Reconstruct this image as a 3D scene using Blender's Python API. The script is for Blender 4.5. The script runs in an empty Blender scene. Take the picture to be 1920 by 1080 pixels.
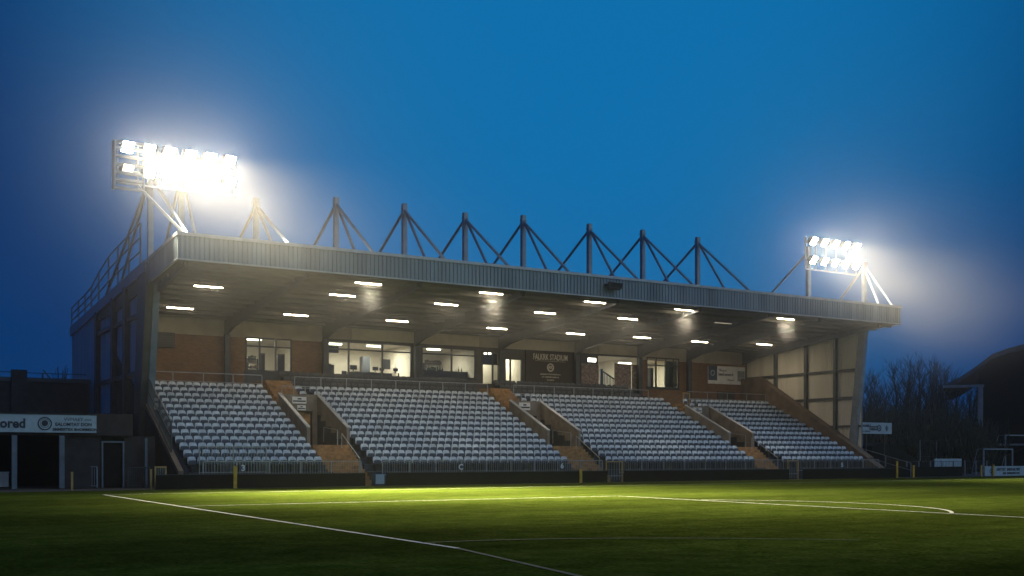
import bpy, bmesh, math, random
from mathutils import Vector, Matrix
random.seed(7)
S = bpy.context.scene
COL = S.collection
R = math.radians
PI = math.pi

# ------------------------------------------------------------------ survey
# X runs along the stand, Y into it, Z up; the camera stands at (0, 0, 1.65).
FPX, HY, CX = 2082.0, 853.0, 960.0
YAW = math.atan2(0.5178, 0.8555)
CY_, SY_ = math.cos(YAW), math.sin(YAW)
EYE = Vector((0, 0, 1.65))
def ray(px, py):
    l = (px - CX) / FPX
    return Vector((CY_ * l + SY_, -SY_ * l + CY_, (HY - py) / FPX))
def on_y(px, py, Y):
    r = ray(px, py); return EYE + r * (Y / r.y)
def on_x(px, py, X):
    r = ray(px, py); return EYE + r * (X / r.x)
def on_z(px, py, Z):
    r = ray(px, py); return EYE + r * ((Z - 1.65) / r.z)

# ------------------------------------------------------------------ materials
MATS = {}
def mat(name, col, rough=.7, metal=0.0, var=.25, vscale=2.0, bump=0.0, bscale=30.0, spec=.4, streak=False):
    if name in MATS: return MATS[name]
    m = bpy.data.materials.new(name); m.use_nodes = True
    nt = m.node_tree; N = nt.nodes; L = nt.links
    b = N['Principled BSDF']
    b.inputs['Roughness'].default_value = rough
    b.inputs['Metallic'].default_value = metal
    b.inputs['Specular IOR Level'].default_value = spec
    geo = N.new('ShaderNodeNewGeometry')
    mp = N.new('ShaderNodeMapping'); L.new(geo.outputs['Position'], mp.inputs['Vector'])
    if streak: mp.inputs['Scale'].default_value = (1, 1, .12)
    n1 = N.new('ShaderNodeTexNoise'); n1.inputs['Scale'].default_value = vscale; n1.inputs['Detail'].default_value = 6
    L.new(mp.outputs['Vector'], n1.inputs['Vector'])
    mr = N.new('ShaderNodeMapRange'); mr.inputs['From Min'].default_value = .3; mr.inputs['From Max'].default_value = .7
    mr.inputs['To Min'].default_value = 1 - var; mr.inputs['To Max'].default_value = 1 + var
    L.new(n1.outputs['Fac'], mr.inputs['Value'])
    mx = N.new('ShaderNodeVectorMath'); mx.operation = 'SCALE'
    mx.inputs[0].default_value = col; L.new(mr.outputs['Result'], mx.inputs['Scale'])
    L.new(mx.outputs['Vector'], b.inputs['Base Color'])
    rr = N.new('ShaderNodeMapRange'); rr.inputs['To Min'].default_value = max(0, rough - .12); rr.inputs['To Max'].default_value = min(1, rough + .12)
    L.new(n1.outputs['Fac'], rr.inputs['Value']); L.new(rr.outputs['Result'], b.inputs['Roughness'])
    if bump:
        n2 = N.new('ShaderNodeTexNoise'); n2.inputs['Scale'].default_value = bscale; n2.inputs['Detail'].default_value = 4
        L.new(geo.outputs['Position'], n2.inputs['Vector'])
        bp = N.new('ShaderNodeBump'); bp.inputs['Strength'].default_value = bump; bp.inputs['Distance'].default_value = .02
        L.new(n2.outputs['Fac'], bp.inputs['Height']); L.new(bp.outputs['Normal'], b.inputs['Normal'])
    MATS[name] = m; return m

def emit(name, col, strength):
    m = bpy.data.materials.new(name); m.use_nodes = True
    b = m.node_tree.nodes['Principled BSDF']
    b.inputs['Base Color'].default_value = (.8, .8, .8, 1)
    b.inputs['Emission Color'].default_value = (*col, 1)
    b.inputs['Emission Strength'].default_value = strength
    MATS[name] = m; return m

def brick_mat():
    m = bpy.data.materials.new('brick'); m.use_nodes = True
    nt = m.node_tree; N = nt.nodes; L = nt.links; b = N['Principled BSDF']
    geo = N.new('ShaderNodeNewGeometry')
    sp = N.new('ShaderNodeSeparateXYZ'); L.new(geo.outputs['Position'], sp.inputs[0])
    ad = N.new('ShaderNodeMath'); ad.operation = 'ADD'; L.new(sp.outputs['X'], ad.inputs[0]); L.new(sp.outputs['Y'], ad.inputs[1])
    cb = N.new('ShaderNodeCombineXYZ'); L.new(ad.outputs[0], cb.inputs['X']); L.new(sp.outputs['Z'], cb.inputs['Y'])
    t = N.new('ShaderNodeTexBrick'); L.new(cb.outputs[0], t.inputs['Vector'])
    t.inputs['Scale'].default_value = 1.0
    t.inputs['Brick Width'].default_value = .225; t.inputs['Row Height'].default_value = .075; t.inputs['Mortar Size'].default_value = .008
    t.inputs['Color1'].default_value = (.20, .11, .055, 1); t.inputs['Color2'].default_value = (.14, .075, .038, 1)
    t.inputs['Mortar'].default_value = (.17, .13, .09, 1)
    n1 = N.new('ShaderNodeTexNoise'); n1.inputs['Scale'].default_value = .8; n1.inputs['Detail'].default_value = 5
    L.new(geo.outputs['Position'], n1.inputs['Vector'])
    mr = N.new('ShaderNodeMapRange'); mr.inputs['To Min'].default_value = .6; mr.inputs['To Max'].default_value = 1.4
    L.new(n1.outputs['Fac'], mr.inputs['Value'])
    v = N.new('ShaderNodeVectorMath'); v.operation = 'SCALE'; L.new(t.outputs['Color'], v.inputs[0]); L.new(mr.outputs['Result'], v.inputs['Scale'])
    L.new(v.outputs['Vector'], b.inputs['Base Color']); b.inputs['Roughness'].default_value = .9
    bp = N.new('ShaderNodeBump'); bp.inputs['Strength'].default_value = .4; bp.inputs['Distance'].default_value = .01; bp.invert = True
    L.new(t.outputs['Fac'], bp.inputs['Height']); L.new(bp.outputs['Normal'], b.inputs['Normal'])
    MATS['brick'] = m; return m

def grass_mat():
    m = bpy.data.materials.new('turf'); m.use_nodes = True
    nt = m.node_tree; N = nt.nodes; L = nt.links; b = N['Principled BSDF']
    geo = N.new('ShaderNodeNewGeometry')
    sp = N.new('ShaderNodeSeparateXYZ'); L.new(geo.outputs['Position'], sp.inputs[0])
    def noise(sc, det, stretch=None):
        n = N.new('ShaderNodeTexNoise'); n.inputs['Scale'].default_value = sc; n.inputs['Detail'].default_value = det
        n.inputs['Roughness'].default_value = .65
        if stretch:
            mp = N.new('ShaderNodeMapping'); mp.inputs['Scale'].default_value = stretch
            L.new(geo.outputs['Position'], mp.inputs['Vector']); L.new(mp.outputs['Vector'], n.inputs['Vector'])
        else: L.new(geo.outputs['Position'], n.inputs['Vector'])
        return n
    fine = noise(11, 9); mid = noise(1.6, 6); big = noise(.16, 4, (1, 2.2, 1))
    # mown bands across the pitch
    si = N.new('ShaderNodeMath'); si.operation = 'MULTIPLY'; si.inputs[1].default_value = PI / 5.5; L.new(sp.outputs['Y'], si.inputs[0])
    sn = N.new('ShaderNodeMath'); sn.operation = 'SINE'; L.new(si.outputs[0], sn.inputs[0])
    sc = N.new('ShaderNodeMath'); sc.operation = 'MULTIPLY'; sc.inputs[1].default_value = 3; sc.use_clamp = False; L.new(sn.outputs[0], sc.inputs[0])
    cl = N.new('ShaderNodeClamp'); cl.inputs['Min'].default_value = -1; L.new(sc.outputs[0], cl.inputs['Value'])
    def rng(src, lo, hi, a, c):
        r = N.new('ShaderNodeMapRange'); r.inputs['From Min'].default_value = lo; r.inputs['From Max'].default_value = hi
        r.inputs['To Min'].default_value = a; r.inputs['To Max'].default_value = c; L.new(src, r.inputs['Value']); return r.outputs['Result']
    def mul(a, c):
        k = N.new('ShaderNodeMath'); k.operation = 'MULTIPLY'; L.new(a, k.inputs[0]); L.new(c, k.inputs[1]); return k.outputs[0]
    f = mul(rng(fine.outputs['Fac'], .3, .7, .35, 1.65), rng(mid.outputs['Fac'], .3, .7, .75, 1.25))
    f = mul(f, rng(big.outputs['Fac'], .3, .7, .72, 1.28)); f = mul(f, rng(cl.outputs[0], -1, 1, .86, 1.14))
    cr = N.new('ShaderNodeValToRGB'); L.new(mid.outputs['Fac'], cr.inputs['Fac'])
    cr.color_ramp.elements[0].position = .3; cr.color_ramp.elements[1].position = .72
    cr.color_ramp.elements[0].color = (.031, .054, .005, 1); cr.color_ramp.elements[1].color = (.050, .064, .012, 1)
    v = N.new('ShaderNodeVectorMath'); v.operation = 'SCALE'; L.new(cr.outputs['Color'], v.inputs[0]); L.new(f, v.inputs['Scale'])
    L.new(v.outputs['Vector'], b.inputs['Base Color']); b.inputs['Roughness'].default_value = .85; b.inputs['Specular IOR Level'].default_value = 0
    bp = N.new('ShaderNodeBump'); bp.inputs['Strength'].default_value = .6; bp.inputs['Distance'].default_value = .03
    L.new(fine.outputs['Fac'], bp.inputs['Height']); L.new(bp.outputs['Normal'], b.inputs['Normal'])
    return m

def glass_mat():
    m = bpy.data.materials.new('glass_pane'); m.use_nodes = True
    nt = m.node_tree; N = nt.nodes; L = nt.links
    out = N['Material Output']; N.remove(N['Principled BSDF'])
    tr = N.new('ShaderNodeBsdfTransparent'); tr.inputs['Color'].default_value = (.86, .9, .88, 1)
    gl = N.new('ShaderNodeBsdfGlossy'); gl.inputs['Roughness'].default_value = .03; gl.inputs['Color'].default_value = (.9, .95, 1, 1)
    fr = N.new('ShaderNodeFresnel'); fr.inputs['IOR'].default_value = 1.45
    mi = N.new('ShaderNodeMixShader'); L.new(fr.outputs[0], mi.inputs[0]); L.new(tr.outputs[0], mi.inputs[1]); L.new(gl.outputs[0], mi.inputs[2])
    L.new(mi.outputs[0], out.inputs['Surface']); return m

def mural_mat():
    m = mat('mural_panel', (.17, .135, .125), .6, var=.65, vscale=7); return m

M_brick = brick_mat(); M_turf = grass_mat(); M_glass = glass_mat()
M_clad = mat('blue_grey_cladding', (.165, .22, .265), .5, .2, .26, 1.1, streak=True)
M_trim = mat('pale_steel_trim', (.34, .37, .39), .45, .4, .15)
M_soffit = mat('grey_soffit_sheet', (.105, .105, .095), .75, 0, .2, 1.0)
M_steel = mat('dark_painted_steel', (.045, .055, .065), .5, .3, .25)
M_mast = mat('grey_mast_steel', (.22, .27, .32), .45, .3, .18)
M_white_steel = mat('galvanised_steel', (.27, .29, .30), .4, .6, .2, 4)
M_cream = mat('cream_wall_panel', (.36, .33, .27), .8, 0, .14, 1.2)
M_creamclad = mat('cream_cladding', (.74, .70, .58), .6, 0, .14, 1.0, streak=True)
M_darkclad = mat('dark_grey_wall', (.07, .07, .068), .7, 0, .2)
M_conc = mat('concrete', (.19, .17, .145), .9, 0, .3, 1.6, .3, 25)
M_conc_dk = mat('brown_concrete', (.15, .115, .085), .9, 0, .3, 1.4, .3, 25)
M_wood = mat('ochre_stair_boards', (.36, .22, .09), .8, 0, .4, 3.0)
M_riser = mat('dark_blue_terrace', (.035, .05, .07), .9, 0, .35, 2.5)
M_black = mat('black_board', (.007, .008, .010), .8, 0, .3, 2, spec=.1)
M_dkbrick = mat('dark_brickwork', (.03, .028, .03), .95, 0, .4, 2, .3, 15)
M_yellow = mat('yellow_paint', (.50, .32, .03), .6, 0, .25, 5)
M_ochre = mat('ochre_frame', (.38, .25, .09), .6, 0, .2, 5)
M_white = mat('white_board', (.68, .70, .70), .6, 0, .1, 3)
M_sheet = mat('pale_blue_board', (.30, .40, .47), .6, 0, .12, 3)
M_ink = mat('dark_ink', (.02, .025, .04), .7, 0, .1)
M_ivory = mat('ivory_lettering', (.62, .58, .5), .7, 0, .1)
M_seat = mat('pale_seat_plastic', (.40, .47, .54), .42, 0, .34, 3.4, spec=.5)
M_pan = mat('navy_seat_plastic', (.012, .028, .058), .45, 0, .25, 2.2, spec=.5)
M_frame = mat('black_seat_bracket', (.03, .035, .04), .6, .3, .2)
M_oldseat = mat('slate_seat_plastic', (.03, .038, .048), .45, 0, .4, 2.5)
M_line = mat('white_line_paint', (.50, .54, .50), .9, 0, .35, 5)
M_faint = mat('worn_line_paint', (.055, .08, .045), .95, 0, .5, 4)
M_bark = mat('bare_bark', (.035, .032, .03), .95, 0, .3)
M_hedge = mat('dark_scrub', (.02, .026, .02), .95, 0, .5)
M_asph = mat('asphalt', (.05, .05, .05), .95, 0, .3, 1.5)
M_room = mat('cream_room_wall', (.74, .69, .58), .85, 0, .06)
M_roomfloor = mat('room_carpet', (.12, .10, .09), .9, 0, .2)
M_screen = mat('black_screen', (.02, .022, .025), .2, 0, .1)
M_mural = mural_mat()
M_navy = mat('navy_print', (.05, .08, .13), .6, 0, .3, 3)
M_net = mat('pale_net_frame', (.20, .25, .3), .5)
M_shed = mat('dark_blue_sheeting', (.04, .055, .075), .7, 0, .3)
M_lens = emit('floodlight_lens', (1.0, .93, .80), 160)
M_dimlens = emit('dim_floodlight_lens', (1.0, .9, .7), 1.2)
M_tube = emit('lit_tube', (1.0, .80, .56), 38)
M_dimtube = emit('faint_tube', (1.0, .84, .6), .35)
M_panel = emit('room_ceiling_lamp', (1.0, .92, .76), 7)

# ------------------------------------------------------------------ mesh builder
class MB:
    def __init__(s): s.v = []; s.f = []; s.mi = []
    def add(s, vs, fs, m=0):
        o = len(s.v); s.v += [tuple(v) for v in vs]
        s.f += [tuple(i + o for i in f) for f in fs]; s.mi += [m] * len(fs); return s
    def box(s, a, b, m=0):
        (x0, y0, z0), (x1, y1, z1) = a, b
        x0, x1 = min(x0, x1), max(x0, x1); y0, y1 = min(y0, y1), max(y0, y1); z0, z1 = min(z0, z1), max(z0, z1)
        vs = [(x0, y0, z0), (x1, y0, z0), (x1, y1, z0), (x0, y1, z0), (x0, y0, z1), (x1, y0, z1), (x1, y1, z1), (x0, y1, z1)]
        return s.add(vs, [(0, 3, 2, 1), (4, 5, 6, 7), (0, 1, 5, 4), (1, 2, 6, 5), (2, 3, 7, 6), (3, 0, 4, 7)], m)
    def prism_x(s, prof, x0, x1, m=0):      # profile of (y, z) run along X
        n = len(prof); vs = [(x0, y, z) for y, z in prof] + [(x1, y, z) for y, z in prof]
        fs = [tuple(range(n)), tuple(range(2 * n - 1, n - 1, -1))] + [(i, i + n, (i + 1) % n + n, (i + 1) % n) for i in range(n)]
        return s.add(vs, fs, m)
    def prism_y(s, prof, y0, y1, m=0):      # profile of (x, z) run along Y
        n = len(prof); vs = [(x, y0, z) for x, z in prof] + [(x, y1, z) for x, z in prof]
        fs = [tuple(range(n)), tuple(range(2 * n - 1, n - 1, -1))] + [(i, i + n, (i + 1) % n + n, (i + 1) % n) for i in range(n)]
        return s.add(vs, fs, m)
    def bar(s, a, b, w, h=None, m=0):       # square bar between two points
        a, b = Vector(a), Vector(b); h = h or w; d = (b - a)
        if d.length < 1e-6: return s
        d.normalize(); up = Vector((0, 0, 1)) if abs(d.z) < .95 else Vector((0, 1, 0))
        u = d.cross(up).normalized() * (w / 2); v = d.cross(u).normalized() * (h / 2)
        vs = [p + e for p in (a, b) for e in (u + v, -u + v, -u - v, u - v)]
        return s.add(vs, [(0, 1, 2, 3), (7, 6, 5, 4), (0, 4, 5, 1), (1, 5, 6, 2), (2, 6, 7, 3), (3, 7, 4, 0)], m)
    def tube(s, pts, rads, n=8, m=0):
        pts = [Vector(p) for p in pts]; vs = []; k = len(pts)
        if not hasattr(rads, '__len__'): rads = [rads] * k
        for i, p in enumerate(pts):
            d = (pts[min(i + 1, k - 1)] - pts[max(i - 1, 0)]).normalized()
            up = Vector((0, 0, 1)) if abs(d.z) < .9 else Vector((1, 0, 0))
            u = d.cross(up).normalized(); v = d.cross(u)
            for j in range(n):
                t = 2 * PI * j / n; vs.append(p + (u * math.cos(t) + v * math.sin(t)) * rads[i])
        fs = [(i * n + j, i * n + (j + 1) % n, (i + 1) * n + (j + 1) % n, (i + 1) * n + j) for i in range(k - 1) for j in range(n)]
        fs += [tuple(range(n - 1, -1, -1)), tuple(range((k - 1) * n, k * n))]
        return s.add(vs, fs, m)
    def build(s, name, mats, parent=None, smooth=False, loc=None):
        me = bpy.data.meshes.new(name); me.from_pydata(s.v, [], s.f)
        if not isinstance(mats, (list, tuple)): mats = [mats]
        for q in mats: me.materials.append(q)
        if len(mats) > 1: me.polygons.foreach_set('material_index', s.mi)
        bm = bmesh.new(); bm.from_mesh(me); bmesh.ops.recalc_face_normals(bm, faces=bm.faces); bm.to_mesh(me); bm.free()
        if smooth:
            for p in me.polygons: p.use_smooth = True
        me.update()
        o = bpy.data.objects.new(name, me); COL.objects.link(o)
        if parent: o.parent = parent
        if loc: o.location = loc
        return o

def corrugated_x(mb, x0, x1, y, zf, pitch=.25, depth=.045, m=0, sgn=-1):
    """ribbed vertical sheet along X in the plane Y=y; zf(x)->(z0, z1); ribs stand out to sgn*Y"""
    xs = []; x = x0
    while x < x1 - 1e-4:
        for fr, d in ((0, 0), (.42, 0), (.5, 1), (.92, 1)):
            if x + fr * pitch <= x1: xs.append((x + fr * pitch, d))
        x += pitch
    xs.append((x1, 0)); vs = []
    for x, d in xs:
        a, b = zf(x); yy = y + sgn * depth * d; vs += [(x, yy, a), (x, yy, b)]
    mb.add(vs, [(2 * i, 2 * i + 2, 2 * i + 3, 2 * i + 1) for i in range(len(xs) - 1)], m)
def corrugated_y(mb, y0, y1, x, zf, pitch=.25, depth=.04, m=0, sgn=-1):
    ys = []; y = y0
    while y < y1 - 1e-4:
        for fr, d in ((0, 0), (.42, 0), (.5, 1), (.92, 1)):
            if y + fr * pitch <= y1: ys.append((y + fr * pitch, d))
        y += pitch
    ys.append((y1, 0)); vs = []
    for y, d in ys:
        a, b = zf(y); xx = x + sgn * depth * d; vs += [(xx, y, a), (xx, y, b)]
    mb.add(vs, [(2 * i, 2 * i + 2, 2 * i + 3, 2 * i + 1) for i in range(len(ys) - 1)], m)

def tag(o, label=None, cat=None, group=None, kind=None):
    if label: o['label'] = label
    if cat: o['category'] = cat
    if group: o['group'] = group
    if kind: o['kind'] = kind
    return o
def thing(name, label, cat, loc=(0, 0, 0), group=None):
    o = bpy.data.objects.new(name, None); COL.objects.link(o); o.location = loc; o.empty_display_size = .2
    return tag(o, label, cat, group)
def copy_tree(o, parent=None):
    c = o.copy(); COL.objects.link(c)
    if parent: c.parent = parent
    for ch in list(o.children): copy_tree(ch, c)
    return c
def text(name, body, size, p, m, parent=None, align='CENTER', rotz=0.0, depth=.006, sx=1.0, bold=0.0):
    cu = bpy.data.curves.new(name, 'FONT'); cu.body = body; cu.size = size; cu.align_x = align; cu.align_y = 'CENTER'
    cu.extrude = depth; cu.resolution_u = 3; cu.offset = bold
    t = bpy.data.objects.new(name, cu); COL.objects.link(t)
    dg = bpy.context.evaluated_depsgraph_get(); me = bpy.data.meshes.new_from_object(t.evaluated_get(dg))
    bpy.data.objects.remove(t); bpy.data.curves.remove(cu)
    me.materials.clear(); me.materials.append(m)
    me.transform(Matrix.Translation(Vector(p)) @ Matrix.Rotation(rotz, 4, 'Z') @ Matrix.Rotation(PI / 2, 4, 'X') @ Matrix.Diagonal((sx, 1, 1, 1)))
    o = bpy.data.objects.new(name, me); COL.objects.link(o)
    if parent: o.parent = parent
    return o
def ring(mb, c, r0, r1, y, th, n=28, m=0):   # upright ring facing -Y
    cx, cz = c; vs = []
    for k in range(n):
        t = 2 * PI * k / n
        for r in (r0, r1):
            for yy in (y, y + th): vs.append((cx + r * math.cos(t), yy, cz + r * math.sin(t)))
    fs = []
    for k in range(n):
        a = 4 * k; b = 4 * ((k + 1) % n)
        fs += [(a, a + 2, b + 2, b), (a + 1, b + 1, b + 3, a + 3), (a, b, b + 1, a + 1), (a + 2, a + 3, b + 3, b + 2)]
    mb.add(vs, fs, m)

# ------------------------------------------------------------------ the ground
def struct(mb, name, m, **k): return tag(mb.build(name, m, **k), kind='structure')
g = MB(); g.add([(-500, -500, -.03), (650, -500, -.03), (650, 650, -.03), (-500, 650, -.03)], [(0, 1, 2, 3)])
struct(g, 'ground', M_asph)
g = MB(); g.add([(-40, -30, 0), (112, -30, 0), (112, 53.7, 0), (-40, 53.7, 0)], [(0, 1, 2, 3)])
struct(g, 'pitch', M_turf)
GX, TY = 9.3, 47.9                       # goal line, touchline
BX, BY = 26.6, 35.8                      # penalty area edge and side
def strip(mb, a, b, w=.11, z=.012):
    a, b = Vector((*a, z)), Vector((*b, z)); d = (b - a).normalized(); u = Vector((-d.y, d.x, 0)) * w / 2
    mb.add([a - u, b - u, b + u, a + u], [(0, 1, 2, 3)])
g = MB(); strip(g, (GX, 17.2), (GX, TY)); strip(g, (GX + .06, BY), (BX - .06, BY), .1); strip(g, (BX, -4.5), (BX, BY))
strip(g, (GX + .06, TY), (108, TY), .09)
ac, ar = (23.1, 25.7), 6.5
pts = [(ac[0] + ar * math.cos(t), ac[1] + ar * math.sin(t)) for t in [R(-55 + 110 * k / 28) for k in range(29)]]
vs = []
for k in range(29):
    t = R(-55 + 110 * k / 28)
    for r in (ar - .055, ar + .055): vs.append((ac[0] + r * math.cos(t), ac[1] + r * math.sin(t), .016))
g.add(vs, [(2 * i, 2 * i + 1, 2 * i + 3, 2 * i + 2) for i in range(28)])
struct(g, 'pitch_markings', M_line)
g = MB(); strip(g, (8.0, 8.6), (GX, 17.18), .10, .010)
vs = []
for k in range(21):
    t = k / 20; x = GX + 7.5 * t; y = 18.6 - 3.8 * t * t
    vs += [(x, y - .05, .014), (x, y + .05, .014)]
g.add(vs, [(2 * i, 2 * i + 2, 2 * i + 3, 2 * i + 1) for i in range(20)])
struct(g, 'worn_markings', M_faint)

# ------------------------------------------------------------------ the grandstand
XL, XR = 14.1, 66.4          # roof ends
XW = 65.0                    # inner face of the far end wall
YF, YB, YE = 54.8, 69.5, 84.0
def soffit(Y): return 11.2 - .065 * (Y - YF)
def rooftop(Y): return 12.53 - .062 * (Y - YF)
ST = thing('grandstand', 'large covered grandstand with blue grey roof over brick walls and terraces', 'grandstand', (40, 56, 0))
def part(mb, name, m, parent=None, **k):
    o = mb.build(name, m, **k); p = parent or ST
    o.parent = p; o.matrix_parent_inverse = Matrix.Translation(-ST.location); return o
def subp(mb, name, m, par, **k):
    o = mb.build(name, m, **k); o.parent = par; return o

# roof body
r = MB(); r.prism_x([(YF + .05, soffit(YF) + .02), (YF + .05, rooftop(YF) - .05), (YE, rooftop(YE)), (YE, rooftop(YE) - .5), (YB + .1, soffit(YB))], XL + .06, XR - .06)
part(r, 'roof', M_soffit)
f = MB(); corrugated_x(f, XL, XR, YF, lambda x: (soffit(YF) + .06, rooftop(YF) - .14), .24, .05)
corrugated_y(f, YF, 61.2, XL, lambda y: (soffit(y) + .06, rooftop(y) - .14), .24, .04, 0, -1)
corrugated_y(f, YF, 58.5, XR, lambda y: (soffit(y) + .06, rooftop(y) - .14), .24, .04, 0, 1)
fas = part(f, 'fascia', M_clad)
t = MB(); t.box((XL - .06, YF - .1, rooftop(YF) - .14), (XR + .06, YF + .16, rooftop(YF) + .02))
t.box((XL - .04, YF - .07, soffit(YF) - .01), (XR + .04, YF + .05, soffit(YF) + .06))
for xx, sg in ((XL, -1), (XR, 1)):
    t.prism_x([(YF + .16, rooftop(YF) - .15), (YF + .16, rooftop(YF) + .012), (61.2, rooftop(61.2) + .012), (61.2, rooftop(61.2) - .15)], xx + sg * .07, xx - sg * .1)
    t.prism_x([(YF + .05, soffit(YF)), (YF + .05, soffit(YF) + .07), (61.2, soffit(61.2) + .07), (61.2, soffit(61.2))], xx + sg * .05, xx - sg * .06)
subp(t, 'roof_trim', M_trim, fas)
# purlins and ribbed soffit lining
p = MB()
yy = YF + .6
while yy < YB - .3:
    p.box((XL + .3, yy - .04, soffit(yy) - .16), (XR - .3, yy + .04, soffit(yy) + .01)); yy += 1.35
part(p, 'purlins', M_soffit)
col_px = [281, 426, 610, 781, 940, 1082, 1200, 1293, 1399]
col_x = [on_y(q, 650, YB - .3).x for q in col_px]
col_x[0] = XL + .5; col_x[-1] = XW - .35
for i, x in enumerate(col_x):
    b = MB(); b.prism_x([(YF + .3, soffit(YF) - .02), (YB, soffit(YB) - .02), (YB, soffit(YB) - 1.05), (YB - 1.6, soffit(YB - 1.6) - .75), (YF + .4, soffit(YF) - .28)], x - .1, x + .1)
    part(b, 'rafter', M_steel)
    if 0 < i < len(col_x) - 1:
        c = MB(); c.box((x - .16, YB - .42, 5.2), (x + .16, YB - .08, soffit(YB) - 1.0)); part(c, 'column', M_steel)

# terrace: thirteen rows below, walkway, three rows above
ROW_D, ROW_H, Y0, Z0 = .80, .365, 55.9, .75
rowy = lambda i: Y0 + ROW_D * i
rowz = lambda i: Z0 + ROW_H * i
UP = [(66.95, 5.5), (67.75, 5.86), (68.55, 6.22)]
VOM = [(22.4, 24.6), (38.35, 40.55), (53.5, 55.55)]
XS0, XS1 = 14.75, 64.3
SEC = [(XS0, VOM[0][0]), (VOM[0][1], VOM[1][0]), (VOM[1][1], VOM[2][0]), (VOM[2][1], XS1)]
def prof(upper):
    P = [(Y0 - .62, -.02), (Y0 - .62, Z0)]
    for i in range(13):
        if i: P.append((rowy(i) - .35, rowz(i)))
        P.append((rowy(i) + .45, rowz(i)))
    if upper:
        P += [(rowy(12) + .45, 5.5), (UP[1][0] - .35, 5.5), (UP[1][0] - .35, UP[1][1]), (UP[2][0] - .35, UP[1][1]), (UP[2][0] - .35, UP[2][1]), (YB - .02, UP[2][1])]
    else: P += [(rowy(12) + .45, 5.5), (YB - .02, 5.5)]
    P.append((YB - .02, -.02)); return P
tr = MB()
for k, (a, b) in enumerate(SEC): tr.prism_x(prof(k in (1, 2)), a, b)
part(tr, 'terrace', M_riser)
M_risershade = mat('shade_toned_riser', (.27, .16, .07), .9, 0, .4, 3.0)  # riser faces toned darker, shade put into the colour so the steps read
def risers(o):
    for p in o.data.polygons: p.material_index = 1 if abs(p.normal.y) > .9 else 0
VY0, VY1, VZ = 58.75, 63.3, rowz(4)
for k, (a, b) in enumerate(VOM):
    s = MB()                                            # flight from the front up to the landing
    P = [(Y0 - .62, -.02), (Y0 - .62, .30)]; n = 11; yy = Y0 - .62
    for q in range(n):
        z = .30 + (VZ - .30) * q / (n - 1); P += [(yy, z), (yy + .30, z)]; yy += .30
    P += [(VY1, VZ), (VY1, -.02)]
    s.prism_x(P, a + .004, b - .004); risers(part(s, 'stair', [M_wood, M_risershade]))
    s = MB(); ys, zs = VY1 + .30, 4.62; P = [(ys, 4.0), (ys, zs)]
    top = 6.22 if k < 2 else 5.5
    n = int(round((top - zs) / .182)); 
    for q in range(n + 1): P += [(ys + .3 * q, zs + .182 * q), (ys + .3 * (q + 1), zs + .182 * q)]
    P[-1] = (YB - .03, P[-1][1]); P += [(YB - .03, 4.0)]
    s.prism_x(P, a + .004, b - .55); risers(part(s, 'stair', [M_wood, M_risershade]))
    s = MB()                                            # seating deck behind the mouth, beside the upper steps
    P = [(VY1 + .3, 4.0), (VY1 + .3, rowz(10))]
    for i in range(10, 13):
        if i > 10: P.append((rowy(i) - .35, rowz(i)))
        P.append((rowy(i) + .45, rowz(i)))
    P += [(rowy(12) + .45, 5.5), (YB - .02, 5.5), (YB - .02, 4.0)]
    s.prism_x(P, b - .545, b - .003); part(s, 'terrace_corner', M_riser)
    for xa, xb in ((a - .17, a - .004), (b + .004, b + .17)):
        w = MB(); w.prism_x([(VY0, VZ - 1.2), (VY0, 3.17), (VY1 + .15, 5.27), (VY1 + .15, 3.2)], xa, xb)
        pw = part(w, 'vomitory_wall', M_conc)
        cp = MB(); cp.prism_x([(VY0 - .02, 3.175), (VY0 - .02, 3.235), (VY1 + .17, 5.335), (VY1 + .17, 5.275)], xa - .03, xb + .03)
        subp(cp, 'coping', M_trim, pw)
    w = MB(); w.box((a, VY1 - .02, 4.28), (b, VY1 + .16, 5.27)); w.box((a, VY1 - .02, VZ), (a + .35, VY1 + .14, 4.28)); w.box((b - .3, VY1 - .02, VZ), (b, VY1 + .14, 4.28))
    part(w, 'vomitory_lintel', M_conc)
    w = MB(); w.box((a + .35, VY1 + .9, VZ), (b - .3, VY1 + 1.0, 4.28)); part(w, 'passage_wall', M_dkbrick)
    w = MB(); w.box((b - 1.3, VY1 + .2, VZ), (b - .36, VY1 + .25, 4.2)); part(w, 'passage_door', M_wood)

# side parapets
w = MB(); w.prism_x([(55.0, -.02), (55.0, .72), (58, 2.5), (67.5, 7.95), (YB - .03, 7.95), (YB - .03, -.02)], XS1 + .01, XW - .02)
pr = part(w, 'side_parapet', M_conc_dk)
w = MB(); w.prism_x([(56.0, 1.37), (56.0, 1.45), (58, 2.63), (67.5, 8.08), (67.5, 7.96), (58, 2.51)], XS1 - .04, XW - .03)
subp(w, 'coping', M_conc_dk, pr)
w = MB(); w.prism_x([(55.0, -.02), (55.0, .60), (62.4, 4.45), (YB - .03, 7.6), (YB - .03, -.02)], XL + .12, XL + .30)
part(w, 'side_parapet', M_dkbrick)
w = MB(); w.prism_x([(55.0, .62), (55.0, .86), (62.4, 4.70), (62.4, 4.46)], XL + .08, XL + .34)
part(w, 'parapet_coping', M_conc_dk)

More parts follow.
